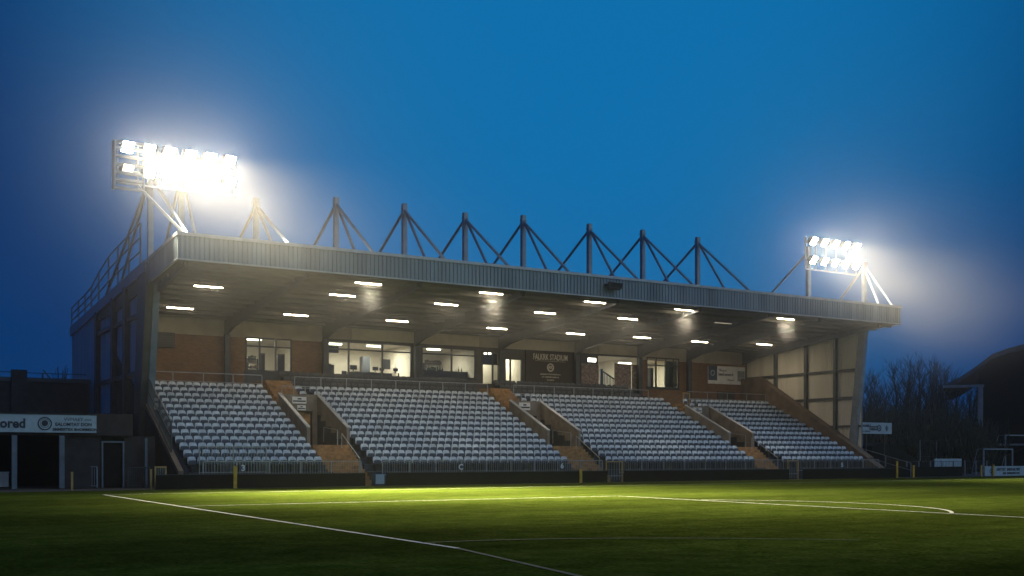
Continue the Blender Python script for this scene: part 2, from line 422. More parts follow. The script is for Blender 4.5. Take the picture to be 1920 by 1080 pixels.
# far end wall: ribbed cream sheets between dark posts and rails
YC = 57.0
M_softsteel = mat('mid_grey_steel', (.10, .11, .112), .5, .2, .25)
e = MB(); corrugated_y(e, YC + .3, YB, XW + .12, lambda y: (1.2, soffit(y) - .01), .2, .035, 0, -1)
ew = part(e, 'end_wall', M_creamclad)
e = MB(); e.box((XW + .17, YC + .3, 0), (XW + .24, YE, 9.9)); subp(e, 'outer_sheet', M_clad, ew)
for y in (59.7, 62.7, 66.0):
    c = MB(); c.box((XW - .16, y - .13, 1.5), (XW + .07, y + .13, soffit(y) - .02)); subp(c, 'wall_post', M_softsteel, ew)
for z in (3.8, 5.95, 8.03):
    c = MB(); c.box((XW - .05, YC + .3, z - .09), (XW + .06, YB, z + .09)); subp(c, 'wall_rail', M_softsteel, ew)
c = MB(); c.prism_x([(57.75, 0), (57.65, 2.3), (56.75, soffit(56.75) - .01), (57.35, soffit(57.35) - .01), (58.35, 2.3), (58.4, 0)], XW - .12, XW + .26)
part(c, 'end_column', M_mast)

# near end wall, seen from outside
e = MB(); corrugated_y(e, 62.3, 74.6, XL + .22, lambda y: (4.2, rooftop(y) - .55), .3, .03, 0, -1)
M_palclad = mat('pale_blue_cladding', (.46, .53, .58), .5, .1, .15, 1.2, streak=True)
lw = part(e, 'end_wall', M_palclad)
e = MB(); e.box((XL + .26, 62.2, 0), (XL + .40, YE, rooftop(YE) - .6)); subp(e, 'inner_sheet', M_darkclad, lw)
e = MB(); corrugated_y(e, 74.9, YE, XL + .06, lambda y: (3.9, rooftop(y) - .56), .3, .03, 0, -1); subp(e, 'end_wall_sheet', M_palclad, lw)
e = MB(); e.box((XL + .02, 62.2, -.02), (XL + .25, YE, 4.2)); subp(e, 'base_wall', M_dkbrick, lw)
for y, wd in ((74.75, .45), (69.8, .5), (66.4, .6)):
    c = MB(); c.box((XL - .12, y - wd / 2, 0), (XL + .2, y + wd / 2, rooftop(y) - .5)); subp(c, 'wall_post', M_steel, lw)
for z in (6.1, 9.3):
    c = MB(); c.prism_x([(62.3, z), (62.3, z + .22), (74.6, z + .22), (74.6, z)], XL - .02, XL + .19); subp(c, 'wall_rail', M_steel, lw)
c = MB(); c.prism_x([(61.2, rooftop(61.2) - .62), (61.2, rooftop(61.2) + .02), (YE, rooftop(YE) + .02), (YE, rooftop(YE) - .62)], XL - .1, XL + .3)
subp(c, 'verge_beam', M_mast, lw)
c = MB(); c.prism_x([(62.6, -.02), (61.9, 4.5), (60.5, soffit(60.5) - .02), (61.3, rooftop(61.3) - .65), (62.5, rooftop(62.5) - .65), (64.0, -.02)], XL - .18, XL + .2)
part(c, 'end_column', M_steel)
c = MB(); c.prism_x([(62.56, -.02), (61.86, 4.5), (60.46, soffit(60.46) - .02), (60.56, soffit(60.56) - .02), (61.96, 4.5), (62.66, -.02)], XL + .21, XL + .55)
part(c, 'end_column_flange', mat('blue_flange', (.09, .15, .22), .5))
# roof edge guard rail above the near end wall
gr = MB()
gy = [83.6, 81, 78.6, 76.4, 74.0, 71.0, 68.3, 65.4, 62.6]
gh = [1.35, 1.35, 1.35, 1.45, 1.9, 2.25, 2.3, 2.3, 2.3]
for y, h in zip(gy, gh): gr.bar((XL - .02, y, rooftop(y) - .1), (XL - .02, y, rooftop(y) + h), .085)
for fr in (1, .66, .33):
    for k in range(len(gy) - 1):
        gr.bar((XL - .02, gy[k], rooftop(gy[k]) + gh[k] * fr), (XL - .02, gy[k + 1], rooftop(gy[k + 1]) + gh[k + 1] * fr), .06)
part(gr, 'roof_guard_rail', M_steel)

# masts with stays
YM = 60.5
mast_px = [(480, 372), (630, 370), (758, 382), (872, 399), (981, 404), (1105, 420), (1205, 431), (1308, 445), (1412, 458)]
def mast(x, y, ztop, stays):
    m = MB(); m.box((x - .135, y - .135, rooftop(y) - .3), (x + .135, y + .135, ztop)); m.box((x - .165, y - .165, ztop - .35), (x + .165, y + .165, ztop - .28))
    mm = part(m, 'roof_mast', M_mast)
    for (yb, dx) in stays:
        s = MB(); s.tube([(x + dx * .2, y + (.12 if yb > y else -.12), ztop - .45), (x + dx, yb, rooftop(yb) - .02)], .085, 8); subp(s, 'stay', M_mast, mm)
    return mm
for px, py in mast_px[:-1]:
    p = on_y(px, py, YM); mast(p.x, YM, p.z, ((55.1, 0), (57.2, .02), (69.0, 0)))
# posts of the two floodlight banks
mast(XL + .05, YM + .1, 16.8, ((54.95, .45), (66.8, -.15), (71.2, -.15)))
mast(15.75, YM, 17.2, ((57.2, .0), (65.5, 0)))
YR = 57.2
mast(59.5, YR, 16.6, ((63.5, 0),))
mast(65.3, YR, 16.0, ((55.0, .5), (55.05, -.9), (61.0, 0)))

# ---- back wall with its openings
X_ = lambda px: on_y(px, 700, YB).x
Z_ = lambda px, py: on_y(px, py, YB).z
def wall(mb, x0, x1, z0, z1, ops, y0=YB, y1=YB + .22):
    """ops: list of (xa, xb, za, zb), sorted in x"""
    x = x0
    for xa, xb, za, zb in ops:
        if xa > x + .001: mb.box((x, y0, z0), (xa, y1, z1))
        if za > z0 + .001: mb.box((xa, y0, z0), (xb, y1, za))
        if zb < z1 - .001: mb.box((xa, y0, zb), (xb, y1, z1))
        x = xb
    if x < x1 - .001: mb.box((x, y0, z0), (x1, y1, z1))
ZT = 9.15
win = {  # px spans at the wall plane
 'w1': (460, 547, 697, 634), 'w2': (614, 772, 706, 642), 'w3': (790, 892, 709, 652), 'w4': (903, 936, 722, 659),
 'door': (946, 979, 730, 672), 'mural': (1088, 1197, 727, 666), 'w5': (1212, 1273, 728, 671)}
OP = {k: (X_(a), X_(b), Z_((a + b) / 2, zb), Z_((a + b) / 2, zt)) for k, (a, b, zb, zt) in win.items()}
wb = MB()
wall(wb, XL + .4, X_(607), 5.0, ZT, [OP['w1'][:2] + (OP['w1'][2], min(OP['w1'][3], ZT - .01))])
part(wb, 'brick_wall', M_brick); wb = MB()
wall(wb, X_(1199), XW, 5.0, ZT, [OP['w5'][:2] + (OP['w5'][2], min(OP['w5'][3], ZT - .01))])
part(wb, 'brick_wall', M_brick)
wb = MB()
wall(wb, X_(607), X_(1199), 5.0, ZT + .25, [OP[k][:2] + (OP[k][2], min(OP[k][3], ZT + .24)) for k in ('w2', 'w3', 'w4', 'door', 'mural')])
part(wb, 'dark_wall', M_darkclad)
wb = MB(); wb.box((XL + .4, YB - .02, ZT), (X_(607), YB + .2, soffit(YB))); wb.box((X_(1199), YB - .02, ZT), (XW, YB + .2, soffit(YB))); wb.box((X_(607), YB - .01, ZT + .25), (X_(1199), YB + .2, soffit(YB)))
part(wb, 'upper_wall', M_cream)
wb = MB()
for a, b, zt in ((658, 776, 617), (790, 897, 627), (945, 1077, 636), (1122, 1197, 645)):
    wb.box((X_(a), YB - .10, max(ZT + .27, OP['w2'][3] + .02)), (X_(b), YB - .03, min(Z_((a + b) / 2, zt), soffit(YB) - .05)))
part(wb, 'cream_bulkhead', mat('pale_bulkhead', (.50, .46, .37), .8, 0, .1))

def window(key, mull, trans, name='window', m=None, sill=True):
    """frame with mullions at px list and one transom; panes behind"""
    xa, xb, za, zb = OP[key]; f = MB(); th = .09; m = m or M_steel
    y0, y1 = YB - .04, YB + .10
    f.box((xa, y0, za), (xa + th, y1, zb)); f.box((xb - th, y0, za), (xb, y1, zb))
    f.box((xa + th, y0, zb - th), (xb - th, y1, zb)); f.box((xa + th, y0, za), (xb - th, y1, za + th))
    xs = [xa + th] + [X_(q) for q in mull] + [xb - th]
    for x in xs[1:-1]: f.box((x - .05, y0 + .01, za + th), (x + .05, y1 - .01, zb - th))
    if trans:
        zt = za + (zb - za) * trans
        for i in range(len(xs) - 1): f.box((xs[i] + (.05 if i else 0), y0 + .012, zt - .045), (xs[i + 1] - (.05 if i < len(xs) - 2 else 0), y1 - .012, zt + .045))
    o = part(f, name, m)
    pn = MB(); pn.box((xa + .03, YB + .02, za + .03), (xb - .03, YB + .028, zb - .03)); subp(pn, 'pane', M_glass, o)
    if sill:
        s = MB(); s.box((xa - .05, YB - .09, za - .07), (xb + .05, YB - .002, za - .002)); subp(s, 'sill', M_steel, o)
    return o
window('w1', (487, 517), .74); window('w2', (654, 717), .76); window('w3', (847,), .77)
o = window('w4', (924,), .62, sill=False)
xa, xb, za, zb = OP['w4']; q = MB(); q.box((xa + .1, YB + .12, za + (zb - za) * .64), (xb - .1, YB + .15, zb - .1)); subp(q, 'dark_blind', M_steel, o)
q = MB(); q.box((X_(909), YB + .10, Z_(914, 664)), (X_(914), YB + .118, Z_(914, 661))); q.box((X_(917), YB + .10, Z_(914, 664)), (X_(922), YB + .118, Z_(914, 661))); subp(q, 'small_lamp', M_panel, o)
dr = window('door', (957,), None, 'entrance_door', sill=False)
o = window('w5', (1230, 1248, 1262), .74)
xa, xb, za, zb = OP['w5']; q = MB(); q.box((X_(1249), YB + .12, za + .1), (xb - .1, YB + .15, zb - .1)); subp(q, 'dark_blind', M_shed, o)
q = MB(); q.prism_x([(YB + .12, za + .1), (YB + .9, za + .1), (YB + .9, za + 1.6), (YB + .12, za + 1.6)], X_(1222), X_(1227)); subp(q, 'curtain', M_conc, o)
x0 = OP['w1'][0]; d = MB(); d.box((x0 - .1, YB - .05, 5.5), (OP['w1'][1] + .1, YB - .003, OP['w1'][2] - .08)); part(d, 'under_window_panel', M_steel)
# mural opening: printed panels either side, balustrade inside
xa, xb, za, zb = OP['mural']
f = MB(); th = .08
f.box((xa, YB - .04, za), (xa + th, YB + .1, zb)); f.box((xb - th, YB - .04, za), (xb, YB + .1, zb)); f.box((xa + th, YB - .04, zb - th), (xb - th, YB + .1, zb))
mw = part(f, 'mural_window', M_steel)
for a, b, t in ((1090, 1122, 683), (1152, 1183, 682), (1185, 1196, 684)):
    q = MB(); q.box((X_(a), YB - .02, za + .01), (X_(b), YB + .03, Z_((a + b) / 2, t))); subp(q, 'printed_panel', M_mural, mw)
q = MB(); cxz = ((X_(1186) + X_(1195)) / 2, Z_(1190, 703)); ring(q, cxz, .17, .26, YB - .035, .014); subp(q, 'printed_ring', mat('pale_print', (.3, .27, .25), .7), mw)
for a, b, t0, t1 in ((1103, 1118, 678, 671), (1161, 1184, 683, 679)):
    q = MB(); q.box((X_(a), YB + .04, Z_(a, t0)), (X_(b), YB + .08, Z_(a, t1))); subp(q, 'window_lamp', M_panel, mw)
q = MB(); q.box((xa + th, YB + .05, za + (zb - za) * .70), (X_(1122), YB + .09, zb - th)); subp(q, 'dark_panel', M_steel, mw)
q = MB(); q.box((xa + .04, YB + .12, za), (xb - .04, YB + .126, zb - .04)); subp(q, 'pane', M_glass, mw)

# rooms behind the glass
RZ0, RZ1, RY = 6.1, 9.38, 75.5
rm = MB(); rx0, rx1 = X_(452), X_(1285)
rm.box((rx0, RY, RZ0), (rx1, RY + .1, RZ1)); rm.box((rx0, YB + .23, RZ1), (rx1, RY, RZ1 + .08))
for px in (452, 580, 781, 897, 940, 985, 1084, 1206, 1285):
    x = X_(px); rm.box((x - .06, YB + .23, RZ0), (x + .06, RY, RZ1))
part(rm, 'room_walls', M_room)
rm = MB(); rm.box((rx0, YB + .23, RZ0 - .1), (rx1, RY, RZ0)); part(rm, 'room_floor', M_roomfloor)
def lamp_area(name, loc, sx, sy, power, col=(1, .9, .74), rot=(0, 0, 0)):
    l = bpy.data.lights.new(name, 'AREA'); l.shape = 'RECTANGLE'; l.size = sx; l.size_y = sy; l.energy = power; l.color = col
    o = bpy.data.objects.new(name, l); COL.objects.link(o); o.location = loc; o.rotation_euler = rot; return o
room_lamps = [(500, 120), (655, 290), (730, 290), (845, 140), (918, 80), (962, 150), (1140, 300), (1235, 240)]
for i, (px, pw) in enumerate(room_lamps):
    x = X_(px); p = MB(); p.box((x - .5, 72.0, RZ1 - .1), (x + .5, 72.25, RZ1 - .01)); part(p, 'room_ceiling_lamp', M_panel)
    lamp_area('room_lamp', (x, 72.1, RZ1 - .14), 1.0, .3, pw)
# things in the rooms
def item(mb, name, m, label, cat, group=None): return tag(mb.build(name, m), label, cat, group)
def room_box(px0, px1, z0, z1, y, name, m, label, cat, d=.3):
    q = MB(); q.box((X_(px0), y, z0), (X_(px1), y + d, z1)); return item(q, name, m, label, cat)
def screen(px0, px1, py0, py1, y, label, tilt=0):
    a, b = on_y(px0, py1, y), on_y(px1, py0, y)
    t = thing('wall_screen', label, 'television', ((a.x + b.x) / 2, y, a.z))
    q = MB(); q.box((-(b.x - a.x) / 2, 0, 0), ((b.x - a.x) / 2, .07, b.z - a.z)); q.build('display', M_screen, t)
    q = MB(); q.box((-.05, .07, (b.z - a.z) * .4), (.05, .5, (b.z - a.z) * .55)); q.build('bracket', M_steel, t)
screen(616, 635, 649, 661, 70.6, 'black television hung at the left of the widest lit window')
screen(719, 732, 674, 692, 72.5, 'black television on the right side of the widest lit window')
def cabinet(px0, px1, py0, y, label):
    a = on_y(px0, py0, y); b = on_y(px1, py0, y)
    t = thing('tall_cabinet', label, 'cabinet', (a.x, y, RZ0)); w = b.x - a.x; h = a.z - RZ0
    q = MB(); q.box((0, .02, 0), (w, .55, h)); q.build('carcass', M_darkclad, t)
    for k in range(2):
        q = MB(); q.box((w * k / 2 + .02, 0, .05), (w * (k + 1) / 2 - .02, .018, h - .05)); q.build('door', M_steel, t)
cabinet(680, 694, 668, 73.2, 'tall dark cabinet standing inside the widest lit window')
def noticeboard(px0, px1, py0, py1, y, label):
    a, b = on_y(px0, py1, y), on_y(px1, py0, y)
    t = thing('picture_frame', label, 'picture', (0, 0, 0)); q = MB(); q.box((a.x, y, a.z), (b.x, y + .03, b.z)); q.build('frame', M_steel, t)
    q = MB(); w = (b.x - a.x) * .12; q.box((a.x + w, y - .006, a.z + w), (b.x - w, y - .001, b.z - w)); q.build('print', M_mural, t)
noticeboard(740, 752, 682, 693, 75.3, 'small dark picture on the cream wall of the widest lit window')
noticeboard(753, 764, 672, 677, 75.3, 'narrow grey sign high on the cream wall behind the widest window')
noticeboard(964, 969, 687, 697, 75.2, 'paper notice on the white wall beyond the open entrance door')
def counter(px0, px1, top_py, y, label, m=M_darkclad):
    a, b = on_y(px0, top_py, y), on_y(px1, top_py, y)
    t = thing('counter', label, 'counter', ((a.x + b.x) / 2, y, RZ0)); w = (b.x - a.x) / 2; h = a.z - RZ0
    q = MB(); q.box((-w, 0, 0), (w, .5, h - .05)); q.build('front_panel', m, t)
    q = MB(); q.box((-w - .03, -.04, h - .049), (w + .03, .54, h)); q.build('worktop', M_steel, t)
counter(656, 735, 697, 70.5, 'long dark counter along the foot of the widest lit window')
counter(795, 890, 694, 71.0, 'dark bar counter behind the dimmer two bay window')
random.seed(3)
def bottle(x, y, z, h, label, m):
    q = MB(); q.tube([(x, y, z), (x, y, z + h * .6), (x, y, z + h * .75), (x, y, z + h)], [.05, .05, .02, .02], 8); item(q, 'bottle', m, label, 'bottle', 'bottles on the bar counter')
zc = on_y(795, 694, 71.0).z
M_bot = mat('dark_bottle', (.05, .06, .04), .15); M_bot2 = mat('pale_bottle', (.5, .5, .45), .2)
spots = [800, 806, 812, 819, 827, 833, 856, 862, 869, 881]
for k, px in enumerate(spots):
    bottle(on_y(px, 694, 71.1).x, 71.15 + .12 * (k % 3), zc, .30 + .12 * random.random(), 'bottle on the dark bar counter behind the dimmer two bay window', M_bot if k % 3 else M_bot2)
q = MB(); zc2 = on_y(625, 688, 70.7).z
for a, b, h in ((616, 622, .55), (622, 628, .75), (628, 633, .5), (633, 639, .35)):
    q.box((X_(a), 70.6, RZ0), (X_(b) - .02, 71.0, zc2 + h * .4))
item(q, 'stacked_equipment', M_darkclad, 'heap of dark equipment inside the left end of the widest window', 'equipment')
def shelf_unit(px0, px1, y, h, n, label):
    a, b = on_y(px0, 690, y), on_y(px1, 690, y); w = b.x - a.x
    t = thing('shelving_unit', label, 'shelves', (a.x, y, RZ0))
    for x in (0, w):
        q = MB(); q.box((x - .03, 0, 0), (x + .03, .4, h)); q.build('side_panel', M_darkclad, t)
    for k in range(n):
        q = MB(); z = .3 + (h - .35) * k / (n - 1); q.box((.031, .01, z), (w - .031, .39, z + .04)); sh = q.build('shelf', M_darkclad, t)
        q = MB(); x = .08
        while x < w - .2:
            ww = random.uniform(.06, .2); q.box((x, .08, z + .042), (x + ww, .3, z + random.uniform(.12, .33))); x += ww + random.uniform(.01, .1)
        q.build('contents', M_bot if k % 2 else M_conc_dk, sh)
shelf_unit(798, 842, 75.0, 2.5, 5, 'tall back bar shelving on the rear wall left of the dimmer window')
shelf_unit(850, 882, 75.0, 2.2, 4, 'back bar shelving on the rear wall right of the dimmer window')
shelf_unit(465, 486, 74.8, 2.2, 4, 'shelving at the rear of the leftmost window')
def monitor(px, y, z, w, label):
    x = on_y(px, 690, y).x; t = thing('desk_monitor', label, 'monitor', (x, y, z), 'monitors on the long dark counter')
    q = MB(); q.box((-w / 2, 0, .12), (w / 2, .04, .12 + w * .62)); q.build('display', M_screen, t)
    q = MB(); q.box((-.03, .04, .02), (.03, .08, .25)); q.box((-.12, -.04, 0), (.12, .14, .02)); q.build('stand', M_steel, t)
zcm = on_y(690, 697, 70.5).z
for px, w, lb in ((663, .5, 'desk monitor at the left end of the long dark counter'), (704, .42, 'desk monitor right of the tall dark cabinet on the counter'), (716, .34, 'smaller desk monitor left of the wall television'), (742, .36, 'small desk monitor near the right end of the widest window')):
    monitor(px, 70.7, zcm, w, lb)
def bar_stool(px, y, label):
    x = on_y(px, 690, y).x; t = thing('bar_stool', label, 'stool', (x, y, RZ0), 'stools behind the windows')
    q = MB(); q.tube([(0, 0, .98), (0, 0, 1.04)], .2, 12); q.build('seat_pad', M_screen, t)
    for a in range(4):
        q = MB(); c_, s_ = math.cos(a * PI / 2 + .78), math.sin(a * PI / 2 + .78); q.bar((c_ * .13, s_ * .13, .98), (c_ * .24, s_ * .24, 0), .03); q.build('leg', M_steel, t)
    q = MB(); q.box((-.18, .15, 1.04), (.18, .19, 1.4)); q.build('backrest', M_screen, t)
for px, lb in ((647, 'dark bar stool left of the tall cabinet'), (672, 'dark bar stool just left of the tall cabinet'), (698, 'dark bar stool just right of the tall cabinet'), (752, 'dark bar stool at the right of the widest window'), (905 + 10, 'dark bar stool inside the narrow window left of the entrance')):
    bar_stool(px, 72.0, lb)
# shelves seen through the first window
for px0, px1, lab in ((489, 497, 'dark upright locker behind the middle pane of the leftmost window'), (520, 534, 'grey upright locker behind the right pane of the leftmost window')):
    a = on_y(px0, 650, 71.5); b = on_y(px1, 650, 71.5)
    t = thing('locker', lab, 'locker', (a.x, 71.5, RZ0)); w = b.x - a.x
    q = MB(); q.box((0, .02, 0), (w, .5, 2.3)); q.build('carcass', M_conc, t)
    q = MB(); q.box((.03, 0, .1), (w - .03, .018, 2.2)); q.build('door', M_darkclad, t)
# inner staircase balustrade behind the mural opening
a, b = on_y(1128, 695, 71.2), on_y(1156, 716, 71.2)
t = thing('staircase_rail', 'dark timber stair balustrade sloping behind the glass beside printed panels', 'balustrade', (a.x, 71.2, RZ0))
q = MB(); q.bar((0, 0, a.z - RZ0), (b.x - a.x, 0, b.z - RZ0 + .1), .1, .08); q.build('handrail', M_steel, t)
q = MB(); q.box((-.12, -.07, 0), (.06, .07, a.z - RZ0 + .15)); q.build('newel', M_steel, t)
for k in range(9):
    fr = (k + 1) / 10; q = MB(); x = (b.x - a.x) * fr; q.box((x - .025, -.02, 0), (x + .025, .02, (a.z - RZ0) * (1 - fr) + (b.z - RZ0 + .1) * fr - .03)); q.build('baluster', M_steel, t)

# signs on the back wall
def board(px0, px1, py0, py1, y, label, m, name='sign_board', d=.05, cat='sign'):
    a, b = on_y(px0, py1, y), on_y(px1, py0, y)
    t = thing(name, label, cat, ((a.x + b.x) / 2, y, (a.z + b.z) / 2)); w, h = (b.x - a.x) / 2, (b.z - a.z) / 2
    q = MB(); q.box((-w, 0, -h), (w, d, h)); q.build('panel', m, t)
    return t, w, h
t, w, h = board(986, 1077, 661, 717, YB - .16, 'dark brown board with white stadium name above a round crest', mat('dark_brown_board', (.028, .022, .018), .6), d=.1)
text('lettering', 'FALKRK STADIUM', .62, (0, -.012, h * .60), M_ivory, t, sx=.62, bold=.008)
q = MB(); q.box((-w * .62, -.012, h * .36), (w * .62, -.002, h * .375)); q.build('rule', M_ivory, t)
q = MB(); ring(q, (0, -h * .02), .25, .31, -.014, .012); ring(q, (0, -h * .02), .20, .225, -.014, .012); q.build('crest', M_ivory, t)
text('monogram', 'KK', .26, (0, -.012, -h * .02), M_ivory, t, bold=.01)
text('small_print', 'EALKIRKATMI EYNIOROSA', .15, (0, -.012, -h * .45), M_ivory, t)
text('small_print', 'AIT OBEIDBII GARKI KI', .15, (0, -.012, -h * .62), M_ivory, t)
text('small_print', 'IR EAGBIYIA', .12, (0, -.012, -h * .80), M_ivory, t)
t, w, h = board(1328, 1397, 689, 719, YB - .12, 'white advertising banner with navy left end on the far brick wall', M_white, 'banner', cat='banner')
q = MB(); q.box((-w, -.012, -h * .62), (-w * .53, -.001, h)); q.build('printed_end', M_navy, t)
q = MB(); q.box((w * .58, -.012, -h * .6), (w * .97, -.001, h * .55)); q.build('printed_picture', mat('grey_print', (.25, .27, .28), .7, 0, .5, 6), t)
q = MB(); ring(q, (-w * .77, h * .2), .16, .24, -.02, .007, 16); q.build('emblem', M_sheet, t)
text('lettering', 'Tfheyer', .28, (-w * .46, -.008, h * .52), M_ink, t, 'LEFT')
text('lettering', 'Sdelx5.etmmm 0', .30, (-w * .46, -.008, h * .08), M_ink, t, 'LEFT', sx=.8, bold=.008)
text('lettering', 'Tfteyert', .22, (w * .2, -.008, -h * .52), M_ink, t)
t, w, h = board(286, 328, 624, 650, YB - .14, 'grey louvred vent box high on the left brick wall', M_steel, 'vent_box', .12, 'vent')
for k in range(6):
    q = MB(); z = -h + (k + .5) * h / 3; q.box((-w + .06, -.03, z - .05), (w - .06, -.002, z + .02)); q.build('louvre', M_darkclad, t)
t, w, h = board(1346, 1378, 735, 752, YB - .12, 'dark low hatch under the white banner on the brick wall', M_darkclad, 'wall_hatch', .1, 'hatch')
q = MB(); q.box((-w, -.02, -.03), (w, -.002, .03)); q.build('crossbar', M_steel, t)
q = MB(); q.box((-w, -.022, h - .07), (w, -.002, h)); q.build('frame', M_steel, t)
# vomitory notices
for (a, b), pl, lab in zip(VOM, ([(.28, .68, 5.12, 4.72), (.42, .66, 4.62, 4.32)], [(.22, .62, 5.16, 4.66)], [(.2, .62, 5.16, 4.78)]), ('left', 'middle', 'right')):
    for k, (u0, u1, zt, zb) in enumerate(pl):
        wd = b - a; xa, xb = a + wd * u0, a + wd * u1
        lb = {('left', 0): 'white notice on the concrete back of the left terrace entrance', ('left', 1): 'smaller white notice below another on the left terrace entrance',
              ('middle', 0): 'white notice on the concrete back of the middle terrace entrance', ('right', 0): 'white notice on the concrete back of the right terrace entrance'}[(lab, k)]
        t = thing('notice', lb, 'sign', ((xa + xb) / 2, VY1 - .05, (zt + zb) / 2)); w, h = (xb - xa) / 2, (zt - zb) / 2
        q = MB(); q.box((-w, 0, -h), (w, .025, h)); q.build('panel', M_white, t)
        q = MB(); q.box((-w * .25, -.008, h * .2), (w * .3, -.001, h * .6)); q.build('printed_mark', M_ink, t)
        q = MB(); q.box((-w * .9, -.008, -h * .5), (w * .9, -.001, -h * .1)); q.build('printed_line', M_ink, t)

# speaker box on the fascia
pp = on_y(1150, 537, YF - .3)
t = thing('fascia_lamp', 'dark switched off lamp box bracketed to the roof fascia', 'lamp', pp)
q = MB(); q.prism_x([(0, -.22), (-.35, -.12), (-.45, .16), (0, .26)], -.42, .42); q.build('housing', M_steel, t)
q = MB(); q.bar((-.5, .05, .1), (-.42, -.2, .02), .05); q.bar((.5, .05, .1), (.42, -.2, .02), .05); q.box((-.52, .02, .02), (.52, .24, .12)); q.build('bracket', M_black, t)
q = MB(); q.prism_x([(-.36, -.10), (-.455, .15), (-.465, .145), (-.37, -.11)], -.36, .36); q.build('lens', M_screen, t)

# ------------------------------------------------------------------ seats
def seat_parts(mb, ox, oy, oz, seg=2, mi=(0, 1, 2)):
    def shell(prof, y0, y1, lean, m):
        n = len(prof); zb = min(z for x, z in prof)
        f = [(ox + x, oy + y0 + (z - zb) * lean + .25 * x * x * -1, oz + z) for x, z in prof]
        k = [(ox + x, oy + y1 + (z - zb) * lean + .25 * x * x * -1, oz + z) for x, z in prof]
        mb.add(f + k, [tuple(range(n)), tuple(range(2 * n - 1, n - 1, -1))] + [(i, (i + 1) % n, (i + 1) % n + n, i + n) for i in range(n)], m)
    w = .215
    if mi[0] is not None:
        shell([(-w, .45), (-w - .004, .66), (-w + .03, .775), (-w + .09, .81), (0, .815), (w - .09, .81), (w - .03, .775), (w + .004, .66), (w, .45), (0, .44)], .22, .26, .22, mi[0])
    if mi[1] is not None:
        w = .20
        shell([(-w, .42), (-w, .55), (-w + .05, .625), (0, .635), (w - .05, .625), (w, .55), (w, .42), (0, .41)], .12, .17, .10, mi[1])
    if mi[2] is not None:
        mb.box((ox - .03, oy + .19, oz + .02), (ox + .03, oy + .40, oz + .44), mi[2]); mb.box((ox - .19, oy + .18, oz + .38), (ox + .19, oy + .22, oz + .42), mi[2])
def seat_positions():
    out = []
    for k, (a, b) in enumerate(SEC):
        a2, b2 = a + (.25 if k else .12) , b - .25
        n = int((b2 - a2) / .478); x0 = (a2 + b2) / 2 - (n - 1) * .239
        for i in range(13):
            for j in range(n): out.append((k, i, j, n, x0 + .478 * j, rowy(i), rowz(i)))
        # seats carried on behind the entrance mouth
    return out
ORD = ['zeroth', 'first', 'second', 'third', 'fourth', 'fifth', 'sixth', 'seventh', 'eighth', 'ninth', 'tenth', 'eleventh', 'twelfth', 'thirteenth', 'fourteenth', 'fifteenth', 'sixteenth', 'seventeenth', 'eighteenth', 'nineteenth', 'twentieth']
ORD += ['twenty ' + w for w in ORD[1:10]]
BLK = ['leftmost block', 'centre left block', 'centre right block', 'rightmost block']
allp = seat_positions()
dist = lambda q: (Vector((q[4], q[5], q[6])) - EYE).length + (1.5 if q[1] == 0 else 0)
near = sorted(allp, key=dist)[:300]; nset = {(q[0], q[1], q[2]) for q in near}
proto = None
for q in near:
    k, i, j, n, x, y, z = q
    side = ('%s from left' % ORD[j + 1]) if j < n / 2 else ('%s from right' % ORD[n - j])
    rowtxt = 'front row' if i == 0 else '%s row' % ORD[i + 1]
    lab = 'pale blue tip-up seat, %s, %s, %s' % (side, rowtxt, BLK[k])
    if proto is None:
        s = thing('stadium_seat', lab, 'seat', (x, y, z), 'tip-up seats on the terrace')
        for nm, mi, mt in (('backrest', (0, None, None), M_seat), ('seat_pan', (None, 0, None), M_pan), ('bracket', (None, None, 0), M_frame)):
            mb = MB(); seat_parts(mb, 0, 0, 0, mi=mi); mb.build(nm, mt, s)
        proto = s
    else:
        s = copy_tree(proto); s.location = (x, y, z); s['label'] = lab
    s.rotation_euler = (random.gauss(0, .012), random.gauss(0, .012), random.gauss(0, .03))
mb = MB()
for q in allp:
    if (q[0], q[1], q[2]) not in nset: seat_parts(mb, q[4] + random.gauss(0, .006), q[5] + random.gauss(0, .01), q[6])
for a, b in VOM:
    for i in (11, 12): seat_parts(mb, b - .27, rowy(i), rowz(i))
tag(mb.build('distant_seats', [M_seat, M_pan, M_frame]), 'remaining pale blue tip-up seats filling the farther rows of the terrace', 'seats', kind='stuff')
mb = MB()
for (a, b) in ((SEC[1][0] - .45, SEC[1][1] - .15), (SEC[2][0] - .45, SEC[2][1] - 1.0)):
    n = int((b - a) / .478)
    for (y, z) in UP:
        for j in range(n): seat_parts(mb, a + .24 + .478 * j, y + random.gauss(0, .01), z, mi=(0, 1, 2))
tag(mb.build('upper_seats', [M_oldseat, M_frame, M_frame]), 'three rows of dark slate seats behind the walkway rail under the windows', 'seats', kind='stuff')

